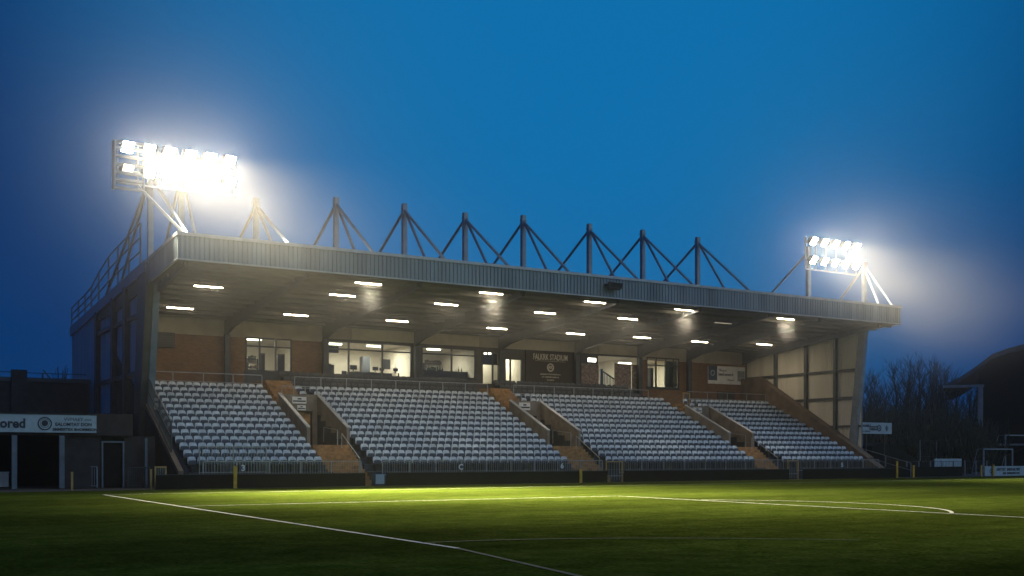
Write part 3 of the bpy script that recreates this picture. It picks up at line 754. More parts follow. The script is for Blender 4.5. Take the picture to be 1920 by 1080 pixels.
# ------------------------------------------------------------------ rails
def railing(name, label, p0, p1, h, nposts, nbars=0, mids=1, cat='railing', group=None, m=None, r=.03):
    """straight guard rail from p0 to p1: posts, top and mid rails, optional balusters"""
    m = m or M_white_steel
    p0, p1 = Vector(p0), Vector(p1); o = thing(name, label, cat, p0, group); d = p1 - p0; up = Vector((0, 0, 1))
    q = MB(); q.bar(up * h, d + up * h, r * 1.5); q.build('top_rail', m, o)
    for k in range(mids):
        z = h * (k + 1) / (mids + 1) if not nbars else .08
        q = MB(); q.bar(up * z, d + up * z, r * 1.2); q.build('lower_rail', m, o)
    pm = None
    for k in range(nposts):
        loc = d * (k / (nposts - 1))
        if pm is None:
            q = MB(); q.bar((0, 0, 0), (0, 0, h - r * .8), r * 1.6); pm = q.build('post', m, o); pm.location = loc
        else:
            c = pm.copy(); COL.objects.link(c); c.parent = o; c.location = loc
    if nbars:
        q = MB()
        for k in range(1, nbars):
            a = d * (k / nbars); q.bar(a + up * .09, a + up * (h - .02), r * .5)
        q.build('balusters', m, o)
    return o
GAP = [(23.7, 24.95), (39.45, 40.75), (54.5, 55.8)]
YH = 54.1
fr = [(15.3, 23.7), (24.95, 39.45), (40.75, 54.5), (55.8, 63.9)]
nm = ['leftmost', 'centre left', 'centre right', 'rightmost']
for (a, b), w in zip(fr, nm):
    L_ = b - a
    railing('front_railing', 'galvanised front railing on the black board below %s seat block' % w, (a, YH + .55, .5), (b, YH + .55, .5), .82, int(L_ / 1.6) + 1, int(L_ / .14), 1, group='railings along the foot of the terrace')
railing('front_railing', 'taller galvanised railing before the left corner seats', (15.2, YH + .85, .7), (18.6, YH + .85, .7), 1.35, 3, 22, 1, group='railings along the foot of the terrace')
for (a, b, w, top) in ((15.0, 22.2, 'in front of the left brick wall and window', 0), (24.3, 38.2, 'before the dark upper seats under the widest window', 0), (40.3, 52.2, 'before the dark upper seats under the stadium name board', 0), (56.0, 64.2, 'in front of the far brick wall under the banner', 0)):
    railing('walkway_railing', 'thin steel railing ' + w, (a, 66.38, 5.5 if w[0] == 'i' else 5.14), (b, 66.38, 5.5 if w[0] == 'i' else 5.14), 1.05 if w[0] == 'i' else 1.4, int((b - a) / 1.7) + 1, 0, 1, group='railings along the upper walkway')
for (a, b), w in zip(VOM, ('left', 'middle', 'right')):
    railing('entrance_guard', 'short steel guard rail above the %s terrace entrance' % w, (a, VY1 + .08, 5.33), (b, VY1 + .08, 5.33), .42, 4, 0, 0, group='guard rails above the terrace entrances')
    x = b - .5
    railing('stair_handrail', 'sloping steel handrail inside the %s terrace entrance' % w, (x, 58.9, VZ), (x, 61.0, VZ + .2), .85, 2, 0, 0, group='handrails of the terrace stairs')
    railing('stair_handrail', 'sloping steel handrail over the ochre steps below the %s entrance' % w, (x, 55.75, .6), (x, 58.3, 2.0), .85, 2, 0, 0, group='handrails of the terrace stairs')
# near stair side screen
t = thing('stair_screen', 'dark mesh side screen sloping beside the leftmost seat block', 'screen', (XL + .2, 56.6, 1.6))
q = MB(); Z_at = lambda y: .86 + (y - 55) * .52 - 1.6
for k in range(26):
    y = 56.8 + k * .2 - 56.6; q.bar((0, y, Z_at(y + 56.6)), (0, y, Z_at(y + 56.6) + 1.5), .03)
for h_ in (0.05, .75, 1.5): q.bar((0, .2, Z_at(56.8) + h_), (0, 5.2, Z_at(61.8) + h_), .05)
q.build('mesh_panel', M_steel, t)
for y in (56.8, 59.2, 61.8):
    q = MB(); q.bar((.0, y - 56.6, Z_at(y)), (0, y - 56.6, Z_at(y) + 1.55), .07); q.build('post', M_steel, t)
pp = on_x(292, 762, XL + .9)
t = thing('sign_box', 'small white box sign beside the near end column', 'sign', pp)
q = MB(); q.box((-.45, -.05, -.17), (.45, .15, .17)); q.build('panel', M_white, t); q = MB(); q.box((-.04, .16, -1.2), (.04, .24, .17)); q.build('post', M_steel, t)

# ------------------------------------------------------------------ boards at the pitch edge
for (a, b), w in zip([(12.9, 23.7), (24.95, 39.45), (40.75, 54.5), (55.8, 65.2)], nm):
    t = thing('perimeter_board', 'low black perimeter board at the pitch edge below the %s seat block' % w, 'board', ((a + b) / 2, YH, 0), 'black boards along the pitch edge'); w_ = (b - a) / 2
    q = MB(); q.box((-w_, 0, 0), (w_, .06, .68)); q.build('panel', M_black, t)
    q = MB(); q.box((-w_, -.015, .682), (w_, .075, .715)); q.build('capping', M_steel, t)
    n = int((b - a) / 2.4)
    for k in range(n + 1):
        x = -w_ + .1 + (2 * w_ - .2) * k / n; q = MB(); q.bar((x, .10, 0), (x, .10, .66), .06); q.build('post', M_steel, t)
for k, (px, txt, lb) in enumerate(((456, '3', 'small white figure 3 on the railing beside the leftmost yellow post'), (864, 'C', 'small white letter C on the railing below the centre left seats'),
                       (1054, '6', 'small white figure 6 on the railing left of the middle yellow post'), (1579, '5', 'small white figure 5 on the railing below the rightmost seats'))):
    p = on_y(px, 878 - 2 * k, YH + .48); t = thing('row_marker', lb, 'sign', p, 'markers on the front railing')
    q = MB(); ring(q, (0, 0), .0, .17, .01, .01, 20); q.build('plate', M_navy, t); text('figure', txt, .42, (0, -.004, 0), M_white, t, bold=.012)
for px, top, lab, Y, cap in ((441, 875, 'leftmost yellow post, on the black board beside figure 3', YH - .12, 1), (1089, 880, 'yellow post on the black board near the middle gateway', YH - .12, 1),
                       (1682, 865, 'taller yellow post at the far end of the black boards', YH - .1, 1), (1713, 873, 'thin yellow post just right of the far board end', YH + .2, 1),
                       (1840, 873, 'slim pale ochre post at the left end of the far white advert board', YH - .1, 1), (1863, 872, 'slim yellow post in front of the far white advert board', YH - .12, 1),
                       (135, 886, 'short yellow post on the grey barrier by the dark shed', 54.6, 1), (283, 881, 'short yellow post left of the ochre gate frame by the near end', 54.6, 1)):
    p = on_y(px, top, Y); t = thing('yellow_post', lab, 'post', (p.x, Y, 0), 'yellow posts at the pitch edge')
    w_ = .05 if px in (135, 283) else .085; q = MB(); q.box((-w_, -.03, 0), (w_, .03, p.z)); q.build('upright', M_ochre if px in (1840, 135, 283) else M_yellow, t)
    q = MB(); q.box((-w_ - .015, -.045, p.z), (w_ + .015, .045, p.z + .03)); q.build('cap', M_ochre, t)
def gate(label, x0, x1, y, z0, h, m=M_ochre):
    t = thing('pitch_gate', label, 'gate', (x0, y, 0), 'ochre gate frames'); w = x1 - x0
    for x in (0, w):
        q = MB(); q.bar((x, 0, z0), (x, 0, z0 + h), .07); q.build('upright', m, t)
    q = MB(); q.bar((.04, 0, z0 + h - .035), (w - .04, 0, z0 + h - .035), .07); q.build('top_bar', m, t)
    q = MB(); q.bar((.04, 0, z0 + h * .3), (w - .04, 0, z0 + h * .3), .04)
    for k in range(1, 6): q.bar((w * k / 6, 0, z0 + .1), (w * k / 6, 0, z0 + h - .08), .018)
    q.build('infill', M_white_steel, t)
gate('ochre gate frame in the middle gap of the black boards', GAP[1][0] + .06, GAP[1][1] - .06, YH + .2, .0, 1.28)
gate('ochre gate frame in the far gap of the black boards', GAP[2][0] + .06, GAP[2][1] - .3, YH + .2, .0, 1.3)
gate('ochre gate frame near the left end column at the pitch edge', 13.0, 13.5, 54.7, .0, 1.1)
a_ = on_y(1281, 755, 66.2); gate('ochre gate frame at the head of the far upper steps', a_.x, a_.x + .62, 66.2, 5.2, 1.25)
q = MB(); q.box((GAP[0][0] + .65, YH + .1, .1), (GAP[0][1] - .1, YH + .14, .62)); tag(q.build('crowd_gate', M_sheet), 'small pale blue gate in the left gap of the black boards', 'gate')

# ------------------------------------------------------------------ left: shed with sign, wall behind, barriers
t = thing('dark_shed', 'dark open fronted shed left of the stand behind a white sign', 'shed', (5, 58.4, 0))
def P_(mb, name, m, par=t): 
    o = mb.build(name, m, par); o.location = -Vector(par.location); return o
q = MB(); q.box((-9, 58.3, 2.62), (12.75, 58.5, 3.72)); P_(q, 'front_beam', M_dkbrick)
q = MB(); q.box((-9, 58.5, 3.5), (12.75, 65, 3.65)); P_(q, 'roof', M_steel)
q = MB(); q.box((-9, 64.8, 0), (13.6, 65, 3.5)); P_(q, 'back_wall', M_black)
q = MB(); q.box((9.5, 58.5, 0), (11.25, 58.62, 2.6)); P_(q, 'front_wall', M_dkbrick)
q = MB(); q.box((12.35, 58.5, 0), (13.9, 58.62, 2.6)); P_(q, 'front_wall', M_dkbrick)
M_dimpost = mat('blue_grey_post', (.10, .135, .17), .6)
for x in (2.6, 7.2, 9.35):
    q = MB(); q.box((x - .12, 58.22, 0), (x + .12, 58.46, 2.6)); P_(q, 'column', M_dimpost)
q = MB(); q.box((11.25, 58.40, 0), (11.33, 58.55, 2.35)); q.box((12.27, 58.40, 0), (12.35, 58.55, 2.35)); q.box((11.33, 58.40, 2.27), (12.27, 58.55, 2.35)); P_(q, 'door_frame', M_dimpost)
q = MB(); q.box((11.33, 58.56, 0), (12.27, 58.6, 2.27)); P_(q, 'door', M_black)
q = MB(); q.box((13.25, 57.9, 0), (13.38, 58.05, 2.5)); P_(q, 'pipe', M_dimpost)
a, b = on_y(0, 811, 58.1), on_y(181, 779, 58.1)
xw = b.x - a.x
t2 = thing('shed_sign', 'long white sign with crest on the front of the dark shed', 'sign', (b.x, 58.1, b.z - .44))
q = MB(); q.box((-xw - 2.5, 0, -.43), (0, .08, .43)); q.build('panel', M_sheet, t2)
q = MB(); q.box((-xw - 2.52, -.012, .43), (.02, .09, .46)); q.build('trim', M_steel, t2)
XX = lambda px: on_y(px, 795, 58.1).x - b.x
text('lettering', 'ored', .62, (XX(24), -.01, -.02), M_ink, t2, bold=.02, sx=.95)
q = MB(); ring(q, (XX(84), 0), .27, .33, -.012, .01); ring(q, (XX(84), .02), 0.0, .15, -.012, .01, 18); ring(q, (XX(84), .02), .2, .22, -.012, .01, 18); q.build('crest', M_ink, t2)
text('lettering', 'VVMAEY', .24, (XX(138), -.01, .22), M_ink, t2); text('lettering', 'EALOMTAY DON', .22, (XX(138), -.01, -.03), M_ink, t2, bold=.006)
text('lettering', 'IIMMBIITEX BHOMMSON', .19, (XX(141), -.01, -.28), M_ink, t2, bold=.006)
text('lettering', 'vrcer', .16, (XX(165), -.01, .22), M_ink, t2)
t = thing('rear_building', 'dark flat roofed building behind the shed at far left', 'building', (0, 76, 0))
q = MB(); q.box((-30, 74.5, 0), (13.6, 75, 6.2)); P_(q, 'wall', M_dkbrick, t)
q = MB(); q.box((-30, 74.4, 6.2), (13.7, 80, 6.45)); P_(q, 'roof', M_steel, t)
q = MB(); q.box((9.0, 74.2, 0), (9.9, 74.5, 6.9)); P_(q, 'pilaster', M_dkbrick, t)
t = thing('wire_fence', 'thin wire on a post above the dark building at far left', 'fence', (10, 77, 6.4))
p0 = on_y(80, 716, 77); p1 = on_y(0, 697, 77); p2 = on_y(132, 702, 77)
q = MB(); q.bar((p0.x - 10, 0, 0), (p0.x - 10, 0, on_y(80, 700, 77).z - 6.4), .09); q.bar((p0.x - 10, 0, .75), (p0.x - 9.4, 0, 0.05), .06); q.build('post', M_steel, t)
q = MB(); q.tube([(p1.x - 10 - 4, 0, p1.z - 6.4 + .05), (p0.x - 10, 0, on_y(80, 700, 77).z - 6.4), (p2.x - 9, 0, p2.z - 6.4)], .03, 5); q.build('wire', M_steel, t)
railing('crowd_barrier', 'grey steel crowd barrier in front of the dark shed', on_z(116, 914, .02) * 1.0, on_z(182, 914, .02), 1.05, 2, 14, 1, cat='barrier', m=M_mast, group='crowd barriers by the shed')
railing('crowd_barrier', 'grey steel crowd barrier beside the near end column', on_z(240, 914, .02), on_z(281, 913, .02), 1.0, 2, 10, 1, cat='barrier', m=M_steel, group='crowd barriers by the shed')
p = on_z(-8, 913, 0); p2 = on_z(18, 913, 0)
q = MB(); q.box((p.x, p.y, 0), (p2.x, p.y + .4, .72)); q.box((p.x - .03, p.y - .03, .722), (p2.x + .03, p.y + .43, .78)); tag(q.build('white_locker', M_white), 'white chest on the ground at the far left edge', 'chest')

# ------------------------------------------------------------------ right background
ax = Vector((ray(1800, 800).x, ray(1800, 800).y, 0)).normalized(); pc = EYE + ray(1800, 853) * 113; pc.z = 0
fs = thing('far_stand', 'dark covered stand with curved roof at the far right', 'stand', pc); fs.rotation_euler.z = -math.atan2(ax.x, ax.y)
def lx(px, py):
    r_ = ray(px, py); p = EYE + r_ * ((pc - EYE).dot(ax) / r_.dot(ax)); return ((p - pc).dot(Vector((ax.y, -ax.x, 0))), p.z)
top = [lx(*q) for q in ((1769, 722), (1800, 707), (1830, 687), (1860, 664), (1890, 653), (1920, 645), (1965, 637), (2020, 640), (2080, 655))]
und = [(x, z - .5) for x, z in top]; und[0] = (top[0][0] + .3, top[0][1] - .22)
q = MB(); q.prism_y(top + und[::-1], 0, 30); q.build('roof', M_shed, fs)
q = MB(); q.prism_y([(lx(1836, 853)[0], 0)] + [(lx(1836, 853)[0], und[2][1])] + und[3:] + [(und[-1][0], 0)], 1.6, 2.0); q.build('gable_wall', M_black, fs)
a_ = lx(1835, 723); b_ = lx(1768, 727)
q = MB(); q.box((b_[0], -.1, b_[1]), (a_[0] + .5, .3, a_[1] + .1)); q.build('eaves_beam', M_mast, fs)
for y in (.1, 10, 20):
    q = MB(); q.box((a_[0] - .05, y, 0), (a_[0] + .42, y + .4, b_[1])); q.build('column', M_mast, fs)
q = MB(); q.prism_y([(a_[0] + .5, 0), (a_[0] + .5, 1.0), (und[-1][0], 7), (und[-1][0], 0)], 2.1, 30); q.build('terrace', M_black, fs)
q = MB(); q.box((a_[0] + .5, 1.2, 2.6), (und[-1][0], 1.35, 2.8)); q.build('girt', M_mast, fs)

Yb = 58.5
p0, p1 = on_y(1612, 813, 59), on_y(1672, 793, 59)
t = thing('far_sign', 'pale blue sign with two crests just right of the end wall', 'sign', ((p0.x + p1.x) / 2, 59, (p0.z + p1.z) / 2)); w, h = (p1.x - p0.x) / 2, (p1.z - p0.z) / 2
q = MB(); q.box((-w, 0, -h), (w, .08, h)); q.build('panel', M_sheet, t)
for x in (-w * .55, w * .6):
    q = MB(); q.bar((x, .12, -h - 2.6), (x, .12, h * .9), .09); q.build('post', M_steel, t)
text('lettering', 'ooonbi I', .34, (-w * .66, -.008, h * .45), M_ink, t, bold=.01); text('lettering', 'oo biinoa', .26, (-w * .62, -.008, -h * .55), M_ink, t)
text('lettering', 'Hmonnon', .24, (-w * .18, -.008, h * .28), M_ink, t, bold=.008); text('lettering', 'YMBIBAI', .24, (-w * .18, -.008, -h * .2), M_ink, t, bold=.008)
q = MB(); ring(q, (w * .2, 0), .16, .25, -.012, .011, 20); q.build('crest', M_ink, t)
q = MB(); ring(q, (w * .2, .0), 0, .08, -.012, .011, 12); q.build('crest_centre', M_ink, t)
q = MB(); ring(q, (w * .68, 0), .12, .16, -.012, .011, 20); q.box((w * .68 - .05, -.012, -.22), (w * .68 + .05, -.001, .22)); q.build('second_crest', M_ink, t)

# sloping stair rail off the stand's far corner and the bank beside it
railing('corner_handrail', 'sloping steel handrail running down from the end wall foot', (65.4, 57.6, 1.1), (67.3, 54.6, .0), 1.05, 3, 0, 1, cat='railing')
p0, p1 = on_z(1640, 884, .0), on_z(1760, 884, 0)
t = MB(); Yk = 63
pr_ = [(on_y(a, c, Yk).x, max(.0, on_y(a, c, Yk).z)) for a, c in ((1628, 885), (1636, 836), (1652, 830), (1672, 833), (1752, 880), (1752, 885))]
t.prism_y(pr_, Yk, Yk + 5); tag(t.build('tarpaulin_heap', M_black), 'black sloping covered heap behind the far end of the boards', 'heap')
p0, p1 = on_y(1687, 850, 70), on_y(1722, 818, 70)
t = thing('small_cabin', 'small blue cabin behind the black heap', 'cabin', (p0.x, 70, 0)); w = p1.x - p0.x
q = MB(); q.box((0, 0, 0), (w, 3, p1.z)); q.build('wall', M_mast, t)
q = MB(); q.box((-.2, -.3, p1.z), (w + .25, 3.2, p1.z + .16)); q.build('roof', M_mast, t)
q = MB(); q.box((w * .55, -.03, 0), (w * .9, -.002, p1.z * .8)); q.build('door', M_steel, t)
def fence(px0, px1, Y, h, n, label):
    a, b = on_y(px0, 870, Y), on_y(px1, 870, Y)
    t = thing('mesh_fence', label, 'fence', (a.x, Y, 0), 'mesh fences behind the pitch corner'); w = b.x - a.x
    for k in range(n):
        q = MB(); x = w * k / (n - 1); q.bar((x, 0, 0), (x, 0, h), .07); q.build('post', M_mast, t)
    q = MB()
    for z in (h - .04, h * .5, .15): q.bar((0, 0, z), (w, 0, z), .04)
    k = .15
    while k < w: q.bar((k, 0, .1), (k, 0, h - .05), .016); k += .18
    q.build('mesh', M_steel, t)
fence(1725, 1815, 66, 3.0, 4, 'tall mesh fence right of the small blue cabin')
fence(1700, 1850, 56.5, 1.2, 8, 'low dark barrier fence behind the far end of the boards')
p0, p1 = on_y(1752, 877, 60), on_y(1803, 860, 60)
t = thing('blank_board', 'blank pale board standing before the mesh fence', 'board', (p0.x, 60, 0)); w = p1.x - p0.x
q = MB(); q.box((0, 0, p0.z), (w, .06, p1.z)); q.build('panel', M_sheet, t)
for x in (.1, w / 2, w - .1):
    q = MB(); q.bar((x, .1, 0), (x, .1, p1.z - .05), .06); q.build('leg', M_steel, t)
p0, p1 = on_y(1847, 893, YH), on_y(1990, 874, YH)
t = thing('advert_board', 'white advertising board with dark lettering at the far right pitch edge', 'board', (p0.x, YH, 0)); w = p1.x - p0.x; h = .78
q = MB(); q.box((0, 0, .03), (w, .06, h)); q.build('panel', M_sheet, t)
for x in (.1, w / 2, w - .1):
    q = MB(); q.bar((x, .1, 0), (x, .1, h - .05), .06); q.build('leg', M_steel, t)
text('lettering', 'KMTYET  IMERAILYIBT', .3, (1.4, -.006, h * .66), M_ink, t, 'LEFT', bold=.01); text('lettering', 'IIMI  BESMNMOONI', .24, (2.2, -.006, h * .28), M_ink, t, 'LEFT', bold=.008)
q = MB(); ring(q, (.7, h * .5), .1, .16, -.01, .008, 16); q.build('mark', M_ink, t)
def goal(px0, px1, py_top, Y, label, deep):
    a, b = on_y(px0, py_top, Y), on_y(px1, py_top, Y); w = b.x - a.x; h = a.z
    t = thing('goal', label, 'goal', (a.x, Y, 0), 'spare goals stored in the corner')
    for x in (0, w):
        q = MB(); q.bar((x, 0, 0), (x, 0, h), .11); q.build('goalpost', M_net, t)
    q = MB(); q.bar((0, 0, h), (w, 0, h), .11); q.build('crossbar', M_net, t)
    q = MB()
    for x in (0, w): q.bar((x, .05, h), (x, deep * .5, h), .05); q.bar((x, deep * .5, h), (x, deep, .05), .05)
    q.bar((0, deep, .05), (w, deep, .05), .05); q.build('net_support', M_net, t)
goal(1844, 1898, 842, 62, 'smaller white goal frame behind the far advert board', 1.2)
goal(1885, 1990, 816, 66, 'larger white goal frame at the right edge of the picture', 1.5)
t = thing('low_wall', 'long dark low building beyond the corner behind the goals', 'building', (80, 72, 0))
q = MB(); q.box((77, 73, 0), (101, 73.4, 3.2)); P_(q, 'wall', M_shed, t); q = MB(); q.box((76.8, 72.8, 3.2), (101.0, 78, 3.38)); P_(q, 'roof', M_steel, t)
for k in range(4):
    q = MB(); q.box((80 + 5 * k, 72.95, 0), (82.2 + 5 * k, 72.99, 2.4)); P_(q, 'door', M_dkbrick, t)
q = MB(); q.box((65.6, 55.9, 0), (74.9, 56.0, .75)); tag(q.build('rear_board', M_black), 'dark board continuing right of the stand to the advert board', 'board')

# ------------------------------------------------------------------ trees: bare winter crowns
def branch(mb, p, d, ln, r, depth, rng):
    pts = [p]; rad = [r]; n = 3; q = p.copy(); dd = d.copy()
    for k in range(n):
        dd = (dd + Vector((rng.gauss(0, .10), rng.gauss(0, .10), .07))).normalized(); q = q + dd * ln / n; pts.append(q.copy()); rad.append(r * (1 - .75 * (k + 1) / n))
    mb.tube(pts, rad, 5 if depth > 1 else 3)
    if depth == 0: return
    for k in range(rng.randint(4, 6)):
        fr = rng.uniform(.25, 1); i = min(int(fr * n), n - 1); bp = pts[i].lerp(pts[i + 1], fr * n - i)
        ax = Vector((rng.gauss(0, 1), rng.gauss(0, 1), rng.gauss(0, .4))).normalized()
        nd = (dd * 1.0 + ax * rng.uniform(.35, .75)).normalized(); nd.z = abs(nd.z) * .8 + .2
        branch(mb, bp, nd.normalized(), ln * rng.uniform(.45, .68), max(r * .45, .012), depth - 1, rng)
def make_tree(seed, h):
    rng = random.Random(seed); tr_ = MB(); cr = MB(); tall = h * .85
    pts = [Vector((0, 0, 0))]; 
    for k in range(6): pts.append(pts[-1] + Vector((rng.gauss(0, .12), rng.gauss(0, .12), tall / 6)))
    tr_.tube(pts, [.26 * (1 - k / 7) + .02 for k in range(7)], 7)
    for k in range(30):
        fr = rng.uniform(.12, .98); i = min(int(fr * 6), 5); bp = pts[i].lerp(pts[i + 1], fr * 6 - i); a = rng.uniform(0, 2 * PI); sp = rng.uniform(.3, .75)
        d = Vector((math.cos(a) * sp, math.sin(a) * sp, 1)).normalized()
        branch(cr, bp, d, h * rng.uniform(.18, .34) * (1.15 - .5 * fr), .07 * (1.1 - fr) + .02, 2, rng)
    return tr_, cr
kinds = []
tree_spots = [(1618, 694, 118), (1632, 704, 124), (1648, 712, 121), (1664, 706, 128), (1680, 690, 120), (1694, 684, 126), (1708, 680, 122), (1722, 676, 130), (1738, 677, 122), (1752, 680, 128), (1766, 688, 124), (1780, 697, 131), (1797, 704, 127), (1645, 735, 112), (1812, 712, 134), (1827, 714, 130), (1842, 716, 136)]
tl = ['just right of the end wall', 'second from the end wall', 'in the dip right of the end wall', 'right of the dip in the row', 'at the left shoulder of the clump', 'left of the clump top', 'beneath the clump top on its left', 'the highest of the clump', 'just right of the highest', 'on the right shoulder of the clump', 'sloping down toward the dark stand', 'near the tip of the curved roof', 'nearest the curved roof', 'shorter and nearer, above the pale blue sign', 'under the left tip of the curved roof', 'just left of the curved stand column', 'seen past the curved stand column']
for k in range(3):
    a_, b_ = make_tree(20 + k, 12); kinds.append((a_, b_))
base = []
for k, (px, py, dpt) in enumerate(tree_spots):
    r_ = ray(px, py); loc = EYE + r_ * dpt; hh = loc.z
    t = thing('bare_tree', 'hazy bare winter tree, ' + tl[k], 'tree', (loc.x, loc.y, 0), 'bare trees beyond the corner')
    kk = k % 3
    if k < 3:
        o1 = kinds[kk][0].build('trunk', M_bark, t); o2 = kinds[kk][1].build('crown', M_bark, t); base.append((o1, o2))
    else:
        for o in base[kk]:
            c = o.copy(); COL.objects.link(c); c.parent = t
    s = hh / 12.2; t.scale = (s * random.uniform(.9, 1.2), s * random.uniform(.9, 1.2), s); t.rotation_euler.z = random.uniform(0, 6.28)
rng = random.Random(5); h_ = MB()
for k in range(2600):
    px = rng.uniform(1600, 1860); dpt = rng.uniform(100, 118); r_ = ray(px, 800); p = EYE + r_ * dpt; p.z = 0
    hgt = rng.uniform(2.5, 6.6) * (1.0 if px < 1800 else .8)
    q = p + Vector((rng.gauss(0, .8), rng.gauss(0, .8), hgt)); mid = p.lerp(q, .5) + Vector((rng.gauss(0, .4), rng.gauss(0, .4), 0))
    h_.tube([p, mid, q], [.11, .07, .02], 3)
tag(h_.build('scrub_thicket', M_hedge), 'dark leafless thicket beyond the corner', 'thicket', kind='stuff')
rng = random.Random(9)
for k, (px, hgt, lb) in enumerate(((112, 1.9, 'small bare bush on the skyline beside the end wall'), (60, 1.0, 'low bare bush on the skyline left of the wire post'), (15, .9, 'low bare bush at the left edge skyline'))):
    p = on_y(px, 716, 86); t = thing('skyline_bush', lb, 'bush', (p.x, 86, 0)); q = MB(); s_ = MB()
    s_.tube([(0, 0, 0), (0, 0, 6.0)], [.2, .1], 6); s_.build('stem', M_bark, t)
    for j in range(60):
        a = rng.uniform(0, 6.28); q.tube([(0, 0, 5.4), (math.cos(a) * rng.uniform(.4, 1.3), math.sin(a) * .8, 6.3 + rng.uniform(.1, hgt))], [.04, .012], 3)
    q.build('crown', M_bark, t)

# ------------------------------------------------------------------ floodlights
WARM = (1.0, .83, .54)
SPOT_W, SPILL_W = 43000, 1000
def spot(name, loc, tgt, watts, angle, blend, rad, col, par=None):
    l = bpy.data.lights.new(name, 'SPOT'); l.energy = watts; l.spot_size = angle; l.spot_blend = blend; l.shadow_soft_size = rad; l.color = col
    o = bpy.data.objects.new(name, l); COL.objects.link(o); o.location = loc
    d = Vector(tgt) - Vector(loc); o.rotation_euler = d.to_track_quat('-Z', 'Y').to_euler(); return o
def lamp_unit(parent, loc, m, yaw=0, tilt=35, s=.30):
    h = MB(); h.prism_x([(-.02, -s), (-.02, s), (.30, s * .55), (.34, -s * .55)], -s, s); hb = h.build('lamp', M_steel, parent)
    hb.location = loc; hb.rotation_euler = (R(tilt), 0, R(yaw))
    l = MB(); l.box((-s * .9, -.045, -s * .9), (s * .9, -.022, s * .9)); lo = l.build('lens', m, hb)
    return hb
def bank(name, label, cols, y, x0, dx, ztop, zbot, aim, dim_first, side_frame):
    t = thing(name, label, 'floodlight', (x0, y, zbot), 'floodlight banks on the roof')
    w = dx * (cols - 1)
    q = MB()
    for z in (0, ztop - zbot): q.bar((-.4, .42, z), (w + .4, .42, z), .10)
    q.bar((-.4, .42, -.6), (w + .4, .42, -.6), .09)
    for k in range(cols + 1): x = -.4 + (w + .8) * k / cols; q.bar((x, .42, -.6), (x, .42, ztop - zbot + .35), .07)
    q.build('frame', M_mast, t)
    if side_frame:
        q = MB()
        for zz in (-.95, -.55, -.2, .2, .6, 1.0, 1.3): q.box((-.62, -.1, zz - .06), (.75, .10, zz + .06))
        q.box((-.66, -.14, -1.0), (-.58, .5, 1.36)); q.box((.72, -.1, -1.0), (.78, .12, 1.1)); q.build('side_rack', M_mast, t)
    for row, z in ((0, ztop - zbot), (1, 0)):
        for k in range(cols):
            dim = dim_first and row == 1 and k == 0
            hb = lamp_unit(t, (dx * k, 0, z), M_dimlens if dim else M_lens, yaw=aim[2])
            if dim: continue
            wl = Vector((x0 + dx * k, y - .15, zbot + z))
            tg = Vector((wl.x + aim[0] + (k - cols / 2) * 1.5, y - aim[1] - (3.5 if row == 0 else -2), 0))
            spot('flood_beam', wl, tg, SPOT_W * (1 if dim_first else .15), R(66), 1.0, .25, WARM)
    c = Vector((x0 + w / 2, y - .7, (ztop + zbot) / 2))
    for k in range(3):
        p = Vector((x0 + w * (k + .5) / 3, y - .45, c.z))
        spot('flood_spill', p, p + Vector((.25, -1, -.12)), SPILL_W * (1.0 if dim_first else .75), R(168), .5, .35, WARM)
YN = 56.2
lg = MB()
for x, xf in ((12.6, 14.6),):
    lg.bar((x, YN + .42, 15.0), (xf, 55.15, rooftop(55.15) - .05), .12); lg.bar((x, YN + .42, 15.6), (xf if xf < 15 else 15.75, YM - .1, 16.3), .10)
part(lg, 'bank_struts', M_mast)
bank('floodlight_bank', 'nearer bank of glaring floodlights above the left end of the roof', 6, YN, 12.05, 1.01, 16.72, 15.62, (10, 15, 10), True, True)
bank('floodlight_bank', 'farther bank of glaring floodlights above the right end of the roof', 5, YR - .8, 59.2, 1.10, 16.85, 15.5, (10, 20, 14), False, False)

# ------------------------------------------------------------------ strip lights under the roof
strips = [(391, 538, 1, 'leftmost of the strip lights near the roof edge above the left block'), (338, 578, 1, 'strip light nearest the near end wall above the left brick wall'),
 (691, 532, 2, 'brightest strip light, with a glowing cone, left of the row near the roof edge'), (642, 554, 1, 'strip light just left of and below the leftmost glowing cone'),
 (555, 591, 1, 'strip light in front of the leftmost window'), (921, 550, 2, 'strip light with glowing cone above the centre left seats'),
 (837, 571, 1, 'strip light left of the second glowing cone'), (745, 602, 1, 'strip light above the widest window'), (932, 616, 1, 'strip light above the entrance door near the wall'),
 (1022, 587, 1, 'strip light midway under the roof right of the second glowing cone'), (1116, 567, 1, 'strip light directly below the lamp box on the fascia'), (1177, 598, 1, 'strip light under the roof left of the third glowing cone and lower'),
 (1079, 626, 1, 'strip light above the right end of the stadium name board'), (1204, 633, 1, 'strip light above the printed panels near the wall'), (1283, 581, 2, 'strip light with the third glowing cone, right of the lamp box'),
 (1312, 641, 1, 'strip light in front of the far brick wall left of the banner'), (1473, 598, 2, 'strip light with glowing cone nearest the far roof end'), (1433, 646, 1, 'rightmost low strip light beside the cream end wall'),
 (1356, 606, 0, 'faint strip light between the two right glowing cones'), (485, 499, 0, 'faint strip light close behind the left roof fascia')]
def strip_proto(m):
    t = thing('strip_light', 'strip light', 'strip light', (0, 0, 0), 'strip lights under the roof')
    q = MB(); q.box((-.78, -.09, .04), (.78, .09, .14)); q.build('casing', M_steel, t)
    q = MB(); q.tube([(-.76, 0, 0), (.76, 0, 0)], .032, 8); q.build('tube', m, t)
    q = MB(); q.bar((-.5, 0, .14), (-.5, 0, .34), .03); q.bar((.5, 0, .14), (.5, 0, .34), .03); q.build('hanger', M_steel, t); return t
glow_spots = []
protos = {0: strip_proto(M_dimtube), 1: strip_proto(M_tube)}; used = set()
